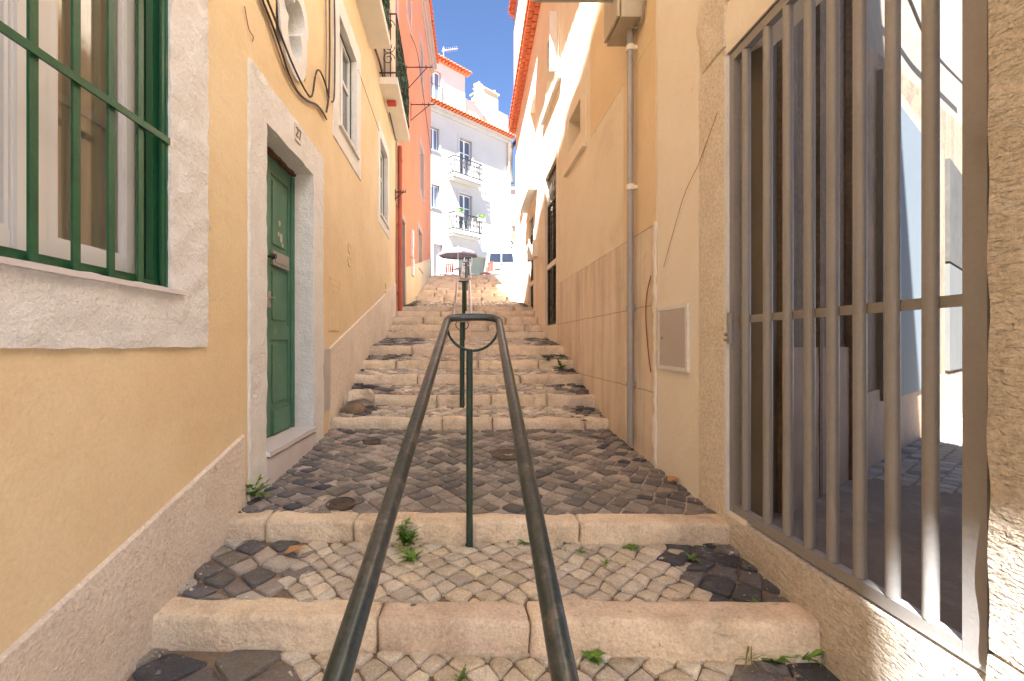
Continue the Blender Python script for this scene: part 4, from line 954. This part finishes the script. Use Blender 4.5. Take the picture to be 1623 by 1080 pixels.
# sheet doors located from the photo
def onp(px, py=0):
    k = (px - VX) / F; u = (PO.x - k * PO.y) / (k * PD.y - PD.x); Y = PO.y + PD.y * u; return u, (VY - py) * Y / F
a, zt_ = onp(1388, 127); b, _ = onp(1455, 160); _, zb_ = onp(1440, 619)
t = MB(xfp); t.gbox(a, b, .0, .075, zb_, 2.05, res=9, r=.004); sd_ = t.build('sheet_door', M['bluesheet'], pb)
t = MB(xfp); t.ring(a, b, zb_, 2.05, .12, .07, 0, bb=0, res=9); t.build('door_frame', M['passwall'], sd_)
t = MB(xfp); t.tube([(b - .1, .075, .5), (b - .1, .10, .5)], .02, 8); t.build('lock', M['iron'], sd_)
a, _ = onp(1492, 100); b = a + 1.6
t = MB(xfp); t.box(a, b, .0, .07, -.32, .95); o = t.build('sheet_panel', M['greysheet'], pb)
t = MB(xfp); t.box(a + .0, b, .0, .072, .98, 2.2); o = t.build('shutter', M['shutter_grey'], pb); 
cable([(*xfp(u, .09 + .02 * math.sin(u), 0)[:2], z) for u, z in ((1.9, 2.95), (2.6, 3.02), (3.3, 3.02), (4.2, 3.1), (6, 3.4))], 'pair of dark cables on the cream wall beyond the gate', side=ident, r=.012)
t = MB(); t.tube([(2.75, 5.3, PZ + .1)] * 1 + [(2.75, 5.3, PZ + .11)], .001, 4)
# right side wall of the passage
t = MB(); t.box(1.9, 9, -1.0, 1.1, -3, 3.2); o = t.build('passage_side_wall', M['cream'], None); tag(o, 'plain cream wall closing the passage behind the tooled pier', 'wall')

# ---------------------------------------------------------------- white house at the top
WO = Vector((.11, 26.3)); WD = Vector((.741, .672)); WN = Vector((.672, -.741))
def xfw(u, w_, z): return (WO.x + WD.x * u + WN.x * w_, WO.y + WD.y * u + WN.y * w_, z)
def onw(px, py, off=0):
    o_ = WO + WN * off; k = (px - VX) / F; u = (o_.x - k * o_.y) / (k * WD.y - WD.x); Y = o_.y + WD.y * u; return u, (VY - py) * Y / F
wh = thing('house', 'white house with tiled cornices and two small balconies at the head of the stairs', 'house', xfw(0, 0, 3.0))
def WH(x0, x1, yt, yb): a, zt_ = onw(x0, yt); b, _ = onw(x1, yt); _, zb_ = onw(x0, yb); return (a, b, zb_, zt_)
wd1 = WH(728, 748, 217, 274); wd2 = WH(727.5, 748, 305, 362)
ww = [WH(681, 696, 199, 236), WH(683, 697, 291, 328)]
wdoor = WH(687, 702, 386, 440); wg = WH(727, 771, 401, 445); 
_, zc = onw(740, 193)
holes = [wd1, wd2, wdoor, wg] + ww
_, zr_ = onw(800, 222)
mb = MB(xfw); mb.facade(-7, 3.56, 0, zc, holes, .25); mb.box(-7, 3.56, -9, -.3, 0, zc - .05); mb.build('wall', M['white'], wh)
for q in ww: window(wh, xfw, *q, rec=.14, pane='glass_sky', border=.12, wb=.03, bmat='white', rough=False, cols=2, transom=False, fw=.07, edge='iron')
for q, op in ((wd1, 1), (wd2, 0)):
    fr = window(wh, xfw, *q, rec=.16, pane='glass_dark', border=.12, wb=.03, bmat='white', rough=False, cols=2, fw=.08, name='balcony_door', sill=False, edge='iron')
t = MB(xfw); t.box(*wdoor[:2], -.2, -.15, wdoor[2], wdoor[3]); t.build('door', M['box_grey'], wh)
t = MB(xfw)
t.box(wg[0], wg[1], -.2, -.16, wg[2], wg[3]); gd = t.build('garage_door', M['garage'], wh)
# balconies
for (pa, pb_, fl) in (((718, 273.2), (764, 288), 1), ((717, 362.6), (763.4, 372.5), 2)):
    a, z1_ = onw(*pa, .45); b, _ = onw(*pb_, .45)
    s_ = MB(xfw); s_.gbox(a, b, 0, .55, z1_ - .20, z1_, res=9, r=.02); s_.gbox(a + .05, b - .05, 0, .45, z1_ - .30, z1_ - .20, res=9, r=.02); bl = s_.build('balcony', M['white'], wh)
    railing(xfw, a + .04, b - .04, .50, z1_, .95, pitch=.2, rad=.022).build('railing', M['iron'], bl)
    if fl == 2:
        for u, lb in ((a + .35, 'planter with small plant hooked left on the lower balcony rail'), (b - .15, 'planter with small plant hooked right on the lower balcony rail')):
            T = thing('planter', lb, 'planter', xfw(u, .6, z1_ + .75), 'planters on the lower balcony')
            t = MB(xfw); t.gbox(u - .25, u + .25, .52, .70, z1_ + .72, z1_ + .92, res=9, r=.02); t.build('trough', M['zinc'], T)
            t = MB(xfw); rl_ = random.Random(9)
            for k in range(60):
                p = Vector((u + rl_.uniform(-.24, .24), .6 + rl_.uniform(-.08, .1), z1_ + .9 + rl_.random() * .2)); d_ = Vector((rl_.uniform(-1, 1), rl_.uniform(-1, 1), rl_.uniform(-.2, 1))) * .06; e_ = Vector((-d_.z, d_.x, d_.y)) * .6
                t.ngon([p, p + d_ + e_, p + d_ * 2, p + d_ - e_])
            t.build('plant', M['leaf'], T, recalc=False)
# cornice with tiles
t = MB(xfw); t.box(-7, 3.62, .0, .10, zc - .28, zc - .12); t.box(-7, 3.66, -.1, .3, zc - .12, zc + .0); t.build('cornice', M['white'], wh)
t = MB(xfw); t.tiles(-7, 3.7, -.6, .58, zc + .26, zc + .02, pitch=.24, amp=.08, th=.04, courses=1); 
for k in range(44): u = -7 + k * .243; t.gbox(u, u + .15, .1, .53, zc - .03, zc + .02, res=9, r=.01)
t.build('roof', M['tile'], wh)
# tower storey
ta, tzt = onw(737, 121, -.6); _, tzb = onw(737, 185, -.6)
mb = MB(lambda u, w_, z: xfw(u, w_ - .6, z)); tw_ = (lambda: (onw(679, 112, -.6)[0], onw(699, 112, -.6)[0], onw(699, 166, -.6)[1], onw(699, 116, -.6)[1]))()
mb.facade(-7, ta, zc - .3, tzt + .1, [tw_], .2); mb.box(-7, ta, -5, -.25, zc - .3, tzt + .05); tow = mb.build('tower', M['white'], wh)
window(wh, mb.xf, *tw_, rec=.1, pane='glass_sky', border=.12, wb=.03, bmat='white', rough=False, cols=2, transom=False, fw=.09, edge='iron', sill=False)
railing(mb.xf, tw_[0] - .05, tw_[1] + .05, .12, tw_[2] + .0, .9, pitch=.16, rad=.012, scrolls=False).build('window_railing', M['iron'], tow)
t = MB(mb.xf); t.tiles(-7, ta + .3, -2.5, .32, tzt + 1.0, tzt + .12, pitch=.24, amp=.08, th=.04, courses=3)
for k in range(30): u = ta + .2 - k * .243; t.gbox(u - .15, u, -.05, .24, tzt + .0, tzt + .06, res=9, r=.01)
t.build('tower_roof', M['tile'], tow)
# terrace parapet and chimney
pts = []
for px, py in ((737, 186), (737, 155), (743, 159), (750, 160), (757, 156), (761, 145), (785, 143), (786, 174), (805, 184), (806, 232)):
    u, z = onw(px, py, -.8); pts.append((u, -.8, z))
pts[0] = (pts[0][0], -.8, zc - .2); pts[-1] = (pts[-1][0], -.8, zc - .2)
t = MB(xfw); t.prism(pts, (0, -.5, 0)); t.build('parapet', M['white'], wh)
ca_, cz_ = onw(763, 141, -1.0); cb_, _ = onw(785, 143, -1.0)
t = MB(xfw); t.box(ca_, cb_, -1.9, -.75, zc, cz_ - .1); t.box(ca_ - .08, cb_ + .06, -1.98, -.68, cz_ - .1, cz_ + .0); t.build('chimney', M['box_beige'], wh)
t = MB(xfw); u, _ = onw(805, 300); t.tube([(u, .1, 3), (u, .1, zc - .2)], .10, 8); 
o = t.build('drainpipe', M['ochre'], None, smooth=True); tag(o, 'ochre drainpipe at the right corner of the white house', 'drainpipe')
# dish and antenna
px, py = 758, 139; u, z = onw(px, py, -.3); c0 = Vector(xfw(u, -.3, z))
T = thing('satellite_dish', 'white satellite dish beside the chimney of the white house', 'satellite dish', c0 - Vector((0, 0, .9)))
t = MB(); dn = Vector((.1, -1, .25)).normalized(); ax = dn.cross(Vector((0, 0, 1))).normalized(); ay = ax.cross(dn)
rows = []
for r_, d_ in ((.02, -.08), (.14, -.07), (.26, -.04), (.34, 0), (.34, -.02), (.25, -.07), (.02, -.11)):
    rows.append([t.V(c0 + ax * r_ * math.cos(k * math.pi / 10) + ay * r_ * math.sin(k * math.pi / 10) + dn * d_) for k in range(20)])
for A_, B_ in zip(rows, rows[1:]):
    for k in range(20): t.Fc([A_[k], A_[(k+1) % 20], B_[(k+1) % 20], B_[k]])
t.build('reflector', M['carwhite'], T, smooth='all')
t = MB(); t.tube([c0 - dn * .1, c0 + Vector((.0, .1, -.3)), c0 + Vector((-.15, .2, -.95))], .04, 8); t.tube([c0 - ay * .3, c0 + dn * .35], .02, 6); t.box(c0.x + dn.x * .35 - .05, c0.x + dn.x * .35 + .05, c0.y - .42, c0.y - .32, c0.z + .03, c0.z + .13); t.build('arm', M['box_beige'], T)
u, z = onw(703, 84, -1.5); c0 = Vector(xfw(u, -1.5, z))
t = MB(); t.tube([c0 + Vector((0, 0, -.6)), c0 + Vector((0, 0, .35))], .02, 6); t.tube([c0 + Vector((-.1, 0, .12)), c0 + Vector((.85, .1, .32))], .02, 6)
for k in range(8): q = c0 + Vector((-.05 + k * .12, k * .012, .13 + k * .024)); t.tube([q + Vector((0, -.2, 0)), q + Vector((0, .2, 0))], .01, 4)
o = t.build('antenna', M['zinc'], None); tag(o, 'thin television antenna on the tiled tower roof', 'antenna')
# pale houses, tree in the gap
dh = thing('house', 'distant pale pink house in the narrow gap right of the white house', 'house', (6.2, 48, 4))
t = MB(); t.box(4.6, 9.5, 48, 56, 2, 16.2); t.box(4.9, 9, 47.6, 48, 12.4, 12.6); t.build('wall', M['plaster_pink'], dh)
for z in (6.0, 9.2, 12.8):
    for x in (5.2, 6.6): t = MB(); t.box(x, x + .8, 47.94, 47.99, z, z + 1.5); t.build('window', M['glass_dark'], dh)
t = MB(); t.prism([(4.4, 47.7, 16.2), (9.8, 47.7, 16.2), (9.5, 52, 17.6), (4.6, 52, 17.6)], (0, 0, .25)); t.build('roof', M['tile'], dh)
T = thing('palm_tree', 'small green palm behind the van in the gap between houses', 'palm', (4.15, 36, 4.0))
t = MB(); t.tube([(4.15, 36, 3.9), (4.2, 36, 6.2), (4.15, 36, 8.4)], [.22, .18, .16], 9); t.build('trunk', M['bark'], T, smooth=True)
t = MB(); rp_ = random.Random(2)
for k in range(26):
    a = rp_.uniform(0, 6.28); el = rp_.uniform(-.2, 1.2); L = rp_.uniform(1.2, 1.7); prev = None
    for j in range(7):
        q = j / 6; p = Vector((4.15 + L * q * math.cos(a) * math.cos(el * (1 - q)), 36 + L * q * math.sin(a) * math.cos(el), 8.4 + L * (math.sin(el) * q - .7 * q * q)))
        if prev is not None:
            for s_ in (-1, 1):
                side = Vector((-math.sin(a), math.cos(a), -.35)) * s_ * .28
                t.ngon([prev, lerp(prev, p, .5), lerp(prev, p, .9) + side, lerp(prev, p, .5) + side])
        prev = p
t.build('crown', M['leaf'], T, recalc=False)

# ---------------------------------------------------------------- van
vz = road_z(23.5) + .02
V = thing('van', 'white panel van parked at the head of the stairs seen from behind', 'van', (1.80, 22.5, vz))
t = MB(); hw = .80
prof = [(-.80, .30), (-.80, .95), (-.765, 1.05), (-.66, 1.62), (-.58, 1.70), (.58, 1.70), (.66, 1.62), (.765, 1.05), (.80, .95), (.80, .30)]
secs = [(0, 1.0, 0), (.10, 1.0, .015), (2.0, 1.0, .015), (2.7, .98, .0)]
rows = []
for (dy, sx, dz) in secs: rows.append([t.V((1.80 + x * sx, 22.5 + dy, vz + z + (dz if z > 1 else 0))) for x, z in prof])
for A_, B_ in zip(rows, rows[1:]):
    for k in range(len(prof)): t.Fc([A_[k], A_[(k+1) % len(prof)], B_[(k+1) % len(prof)], B_[k]])
t.Fc(rows[0]); t.Fc(rows[-1])
t.gbox(1.80 - .78, 1.80 + .78, 25.2, 26.2, vz + .3, vz + 1.0, res=.3, r=.12)
t.build('body', M['carwhite'], V, smooth=True)
for s_ in (-1, 1):
    xa, xb = sorted((1.80 + s_ * .03, 1.80 + s_ * .60)); t = MB()
    t.prism([(xa, 22.485, vz + 1.10), (xb, 22.485, vz + 1.10), (xb - (.05 if s_ > 0 else .0), 22.485, vz + 1.52), (xa + (.05 if s_ < 0 else .0), 22.485, vz + 1.52)], (0, .02, 0)); t.build('rear_window', M['van_glass'], V)
    t = MB(); t.box(*sorted((1.80 + s_ * .66, 1.80 + s_ * .77)), 22.47, 22.52, vz + .55, vz + .85); t.build('tail_light', M['red'], V)
    for wy in (23.2, 25.3):
        t = MB(lambda x, y, z: (1.80 + s_ * .72 + z, wy + x, vz + .29 + y)); t.lathe([(.2, -.08), (.29, -.07), (.29, .07), (.2, .08)], 0, 0, 0, 18); wl_ = t.build('wheel', M['rubber'], V, smooth=True)
        t = MB(lambda x, y, z: (1.80 + s_ * .72 + z, wy + x, vz + .29 + y)); t.lathe([(.19, -.086), (.19, .086)], 0, 0, 0, 14); t.build('rim', M['zinc'], wl_)
t = MB(); t.gbox(1.02, 2.58, 22.40, 22.5, vz + .32, vz + .50, res=9, r=.03); t.build('bumper', M['rubber'], V)
t = MB(); t.box(1.45, 1.75, 22.465, 22.49, vz + .74, vz + .78); t.box(1.76, 1.82, 22.465, 22.49, vz + .96, vz + 1.06); t.build('handle', M['rubber'], V)
t = MB()
for yy in (22.9, 23.6, 24.4): t.tube([(1.25, yy, vz + 1.80), (2.35, yy, vz + 1.80)], .018, 6)
for xx in (1.3, 2.3): t.tube([(xx, 22.8, vz + 1.82), (xx, 24.5, vz + 1.82)], .018, 6); t.tube([(xx, 22.9, vz + 1.7), (xx, 22.9, vz + 1.9)], .02, 6)
for xx in (1.5, 1.75, 1.9, 2.1): t.tube([(xx, 23, vz + 1.82), (xx + .05, 23.3, vz + 1.95)], .03, 6)
t.build('roof_rack', M['iron'], V)
# parasol, cafe furniture
pz = road_z(23.2)
c0 = at(726, 393, 22.6)
P_ = thing('parasol', 'open mauve grey parasol beside the van at the top of the stairs', 'parasol', (c0.x, 22.6, road_z(22.6)))
t = MB(); rows = []; n = 8
for r_, dz in ((.02, .0), (.35, -.06), (.7, -.17), (1.0, -.34), (.99, -.42)): rows.append([t.V((c0.x + r_ * math.cos(k * 2 * math.pi / n + .2), 22.6 + r_ * math.sin(k * 2 * math.pi / n + .2), c0.z + dz)) for k in range(n)])
for A_, B_ in zip(rows, rows[1:]):
    for k in range(n): t.Fc([A_[k], A_[(k+1) % n], B_[(k+1) % n], B_[k]])
t.build('canopy', M['parasol'], P_, recalc=False)
t = MB(); t.tube([(c0.x, 22.6, road_z(22.6)), (c0.x, 22.6, c0.z + .08)], .02, 8); t.build('pole', M['pvc'], P_)
t = MB(); t.lathe([(.25, 0), (.25, .05), (.05, .1), (.04, .3)], c0.x, 22.6, road_z(22.6), 14); t.build('base', M['zinc'], P_)
def chair(x, y, rz, m, lb):
    z = road_z(y); T = thing('chair', lb, 'chair', (x, y, z), 'cafe chairs at the top of the stairs', rz)
    base = Vector((x, y, z))
    def bld(mb_, nm, mm): 
        mb_.v = [v + base for v in mb_.v]; return mb_.build(nm, mm, T, smooth=True)
    t = MB(); t.gbox(-.22, .22, -.22, .22, .44, .47, res=9, r=.01); bld(t, 'seat', m)
    t = MB()
    for k in range(4): t.gbox(-.21 + k * .11, -.13 + k * .11, .21, .24, .55, .95, res=9, r=.008)
    t.gbox(-.22, .22, .205, .245, .93, .99, res=9, r=.01); bld(t, 'backrest', m)
    for sx in (-.19, .19):
        for sy in (-.19, .22): t = MB(); t.tube([(sx * 1.1, sy * 1.1, 0), (sx, sy, .45 if sy < 0 else .95)], .014, 8); bld(t, 'leg', m)
    return T
chair(-1.02, 21.2, .4, M['rail_pale'], 'pale metal cafe chair leftmost at the top of the stairs')
chair(-.62, 21.7, 2.6, M['red'], 'pinkish red cafe chair in front of the white house door')
chair(.15, 21.0, 1.2, M['rail_pale'], 'pale cafe chair under the parasol')
chair(.98, 20.6, -1.0, M['red'], 'red cafe chair just left of the van')
tz = road_z(21.5)
T = thing('table', 'small round cafe table under the parasol', 'table', (-.25, 21.5, tz))
t = MB(); t.lathe([(.33, .70), (.34, .72), (.33, .74)], -.25, 21.5, tz, 20); t.build('tabletop', M['rail_pale'], T, smooth=True)
t = MB(); t.lathe([(.2, 0), (.2, .02), (.03, .05), (.025, .70)], -.25, 21.5, tz, 14); t.build('pedestal', M['iron'], T, smooth=True)

# ---------------------------------------------------------------- covers, weeds and litter on the ground
def tread_of(Y):
    for i in range(len(STEPS) - 1, -1, -1):
        if Y >= STEPS[i][0]: return i
    return 0
def gpt(px, py):                         # photo pixel -> ground point
    best = None; Y = 1.2
    while Y < 14:
        i = tread_of(Y); z = ground_z(i, max(Y, tread_of and STEPS[i][0] + .02), (px - VX) * Y / F); yp = VY - z * F / Y
        if yp <= py: return Vector(((px - VX) * Y / F, Y, z))
        Y += .004
    return Vector(((px - VX) * Y / F, Y, z))
for px, py, r_, lb in ((540, 800, .075, 'small round iron cover near the front left of the landing'), (590, 702, .07, 'small round iron cover at the back left of the landing'), (806, 722, .12, 'largest round iron cover with rings on the landing right of the rails')):
    p = gpt(px, py); t = MB(); i = tread_of(p.y); sl = (ground_z(i, p.y + .1, p.x) - ground_z(i, p.y - .1, p.x)) / .2
    t.lathe([(r_ * 1.15, -.03), (r_ * 1.15, .006), (r_ * 1.05, .008), (r_ * 1.0, .000), (r_ * .9, .001), (r_ * .86, .006), (r_ * .7, .006), (r_ * .66, .001), (r_ * .5, .001), (r_ * .46, .006), (r_ * .3, .006), (r_ * .26, .001), (r_ * .1, .001), (r_ * .06, .006)], p.x, p.y, p.z + .004, 28)
    for v in t.v: v.z += (v.y - p.y) * sl
    o = t.build('manhole_cover', M['manhole'], None, smooth=True); tag(o, lb, 'manhole cover', 'iron covers in the landing')
def leafblade(mb, base, a, L, wid, curl, rise, lob=0, twist=0):
    n = 9; pts = []
    for k in range(n + 1):
        q = k / n; r_ = L * q * math.cos(rise * (1 - .3 * q)); z = L * (math.sin(rise) * q - curl * q * q)
        pts.append(base + Vector((r_ * math.cos(a + twist * q), r_ * math.sin(a + twist * q), z)))
    side = Vector((-math.sin(a), math.cos(a), 0))
    prev = None
    for k, p in enumerate(pts):
        q = k / n; w_ = wid * math.sin(math.pi * min(1, q ** .7 * .97 + .02)) * (1 if not lob or k % 2 else .45)
        cur = (mb.V(p - side * w_ + Vector((0, 0, w_ * .25))), mb.V(p), mb.V(p + side * w_ + Vector((0, 0, w_ * .25))))
        if prev: mb.Fc([prev[0], prev[1], cur[1], cur[0]]); mb.Fc([prev[1], prev[2], cur[2], cur[1]])
        prev = cur
def weed(px, py, size, lb, lobed=True, n=12, dirs=None, rise=(.3, 1.2), seed=1, m='leaf', wid=.16, pos=None, stem=False):
    size *= 1.35; n = int(n * 1.5); p = pos or gpt(px, py); r = random.Random(seed); t = MB()
    for k in range(n):
        a = r.uniform(0, 6.28) if dirs is None else r.uniform(*dirs); g = r.uniform(.5, 1.2); t.col = (g * r.choice([1, 1, 1.3]), g, g * .9)
        L = size * r.uniform(.55, 1.05)
        leafblade(t, p + Vector((r.uniform(-.01, .01), r.uniform(-.01, .01), 0)), a, L, L * wid, r.uniform(.1, .6), r.uniform(*rise), lobed, r.uniform(-.4, .4))
    if stem:
        for j in range(3):
            top = p + Vector((r.uniform(-.03, .03), r.uniform(-.02, .02), size * r.uniform(.6, 1.0)))
            t.tube([p, top], .0018, 4)
            for k in range(8):
                b = lerp(p, top, r.uniform(.35, 1)); leafblade(t, b, r.uniform(0, 6.28), size * .35, size * .09, .2, r.uniform(.1, .8), lobed)
    o = t.build('weed', M[m], None, smooth='all', origin=p, recalc=False); tag(o, lb, 'weed', 'weeds growing in the joints'); return o
weed(390, 792, .17, 'tall dandelion weed at the foot of the door surround on the left', n=11, rise=(.5, 1.35), seed=3, pos=gpt(394, 792), dirs=(-1.9, 1.4))
weed(643, 866, .115, 'leafy weed at the foot of the kerb left of the green post', n=14, rise=(.6, 1.4), seed=5, stem=True)
weed(652, 890, .075, 'smaller weed just below the leafy one left of the green post', n=12, seed=6)
weed(936, 1033, .055, 'bright green seedling in the kerb joint right of the rails', lobed=False, n=9, rise=(.6, 1.4), seed=8, wid=.28, pos=gpt(938, 1047))
weed(1268, 1045, .075, 'broad leaved weed rightmost at the foot of the lowest kerb', lobed=False, n=12, seed=9, wid=.2)
weed(1226, 1050, .05, 'low round weed beside the grass tuft', lobed=False, n=11, seed=10, wid=.3, rise=(.1, .9))
weed(1186, 1050, .13, 'spiky dry grass tuft at the foot of the lowest kerb', lobed=False, n=22, seed=11, m='grass', wid=.018, rise=(.5, 1.4))
weed(1098, 888, .05, 'small weed at the edge of the dark stones right', n=10, seed=12)
weed(1198, 962, .035, 'tiny weed at the back edge of the lowest kerb', n=9, seed=13)
weed(1000, 868, .05, 'flat weed strip under the second kerb right of the rails', n=14, seed=14, rise=(.1, .5))
weed(830, 862, .035, 'sparse weed under the second kerb between the rails', n=9, seed=15, rise=(.1, .6))
weed(920, 876, .035, 'tiny green weed in the setts right of the rail', n=8, seed=16)
weed(890, 585, .14, 'green weed on the stair treads by the right wall', n=12, seed=17)
weed(868, 583, .09, 'smaller weed left of the one by the right wall', n=10, seed=18)
weed(727, 1077, .04, 'weed in the lowest setts between the rails at the bottom', n=8, seed=19)
weed(1240, 925, .09, 'faded moss and grass in the joint under the gate threshold', n=22, seed=20, m='grass', wid=.03, lobed=False, rise=(.8, 1.5))
weed(960, 896, .03, 'speck of green in the setts right of the rails', n=7, seed=21)
# loose stone chips at tread edges (grit nobody could count)
t = MB(); r = random.Random(44)
for k in range(520):
    i = NB + r.choice([0, 0, 1, 1, 1, 2, 2, 3, 4, 5, 6, 7]); y0, z0, y1, z1 = tread_bounds(i); a, b = xlim(y0)
    s_ = r.random()
    if s_ < .45: X = a + .05 + abs(r.gauss(0, .07))
    elif s_ < .8: X = b - .05 - abs(r.gauss(0, .07))
    else: X = r.uniform(a, b)
    Y = r.uniform(y0 + .03, y1 - .03) if r.random() < .5 else y1 - .03 - abs(r.gauss(0, .02))
    sz = r.uniform(.003, .010); g = r.choice(LIME + LAND + PINK); t.col = g
    p = Vector((X, Y, ground_z(i, Y, X) + .004)); n0 = len(t.v)
    vs = [t.V(p + Vector((r.uniform(-1, 1), r.uniform(-1, 1), r.uniform(-.4, 1))) * sz) for _ in range(6)]
    for q in ((0,1,2),(0,2,3),(0,3,4),(0,4,1),(5,1,2),(5,2,3),(5,3,4),(5,4,1)): t.Fc([vs[j] for j in q])
o = t.build('grit', M['stone'], None, recalc=False); kind(o, 'stuff', 'loose grit and crumbs of stone along the tread edges')
t = MB(); r = random.Random(71)
for k in range(300):
    i = NB + r.choice([0, 1, 1, 2, 2, 3, 4, 5, 6]); y0, z0, y1, z1 = tread_bounds(i); a, b = xlim(y0)
    m_ = r.random()
    if m_ < .45: X, Y = r.uniform(a + .05, b - .05), y1 - .035
    elif m_ < .75: X, Y = b - .06 - abs(r.gauss(0, .04)), r.uniform(y0 + .03, y1 - .03)
    else: X, Y = a + .05 + abs(r.gauss(0, .03)), r.uniform(y0 + .03, y1 - .03)
    if nz((X * 3, i * 4, 0), 1.3, 8) < .05: continue
    p = Vector((X, Y, ground_z(i, Y, X)))
    for j in range(5): leafblade(t, p + Vector((r.uniform(-.012, .012), r.uniform(-.01, .01), 0)), r.uniform(0, 6.28), r.uniform(.010, .024), .003, .3, r.uniform(.4, 1.4))
o = t.build('moss', M['moss'], None, smooth='all', recalc=False); kind(o, 'stuff', 'moss and tiny sprouts in the dirty joints of the stairs')
# rubble stones at left of the steps past the doorway
for px, py, s_, lb in ((575, 632, .10, 'broken pale kerb stone beside the plinth on the left of the stairs'), (560, 654, .085, 'dark broken stone lying below the pale one on the left')):
    p = gpt(px, py); t = MB(); t.gbox(p.x - s_ * 1.6, p.x + s_ * 1.4, p.y - s_ * .6, p.y + s_ * .8, p.z - .03, p.z + s_ * .9, res=.03, r=.04, amp=.05, freq=9); t.col = (1, 1, 1)
    o = t.build('broken_stone', M['kerb'] if s_ > .09 else M['concrete'], None, smooth='all'); tag(o, lb, 'stone')
for px, py, lb in ((980, 690, 'dry orange leaf at the foot of the drainpipe'), (452, 884, 'curled dry leaf on the dark stones left of the rails'), (1060, 768, 'dry leaf on the landing near the right wall')):
    p = gpt(px, py); t = MB(); leafblade(t, p + Vector((0, 0, .02)), .4, .10, .035, .3, .4); o = t.build('dry_leaf', M['brownleaf'], None, recalc=False); tag(o, lb, 'leaf')
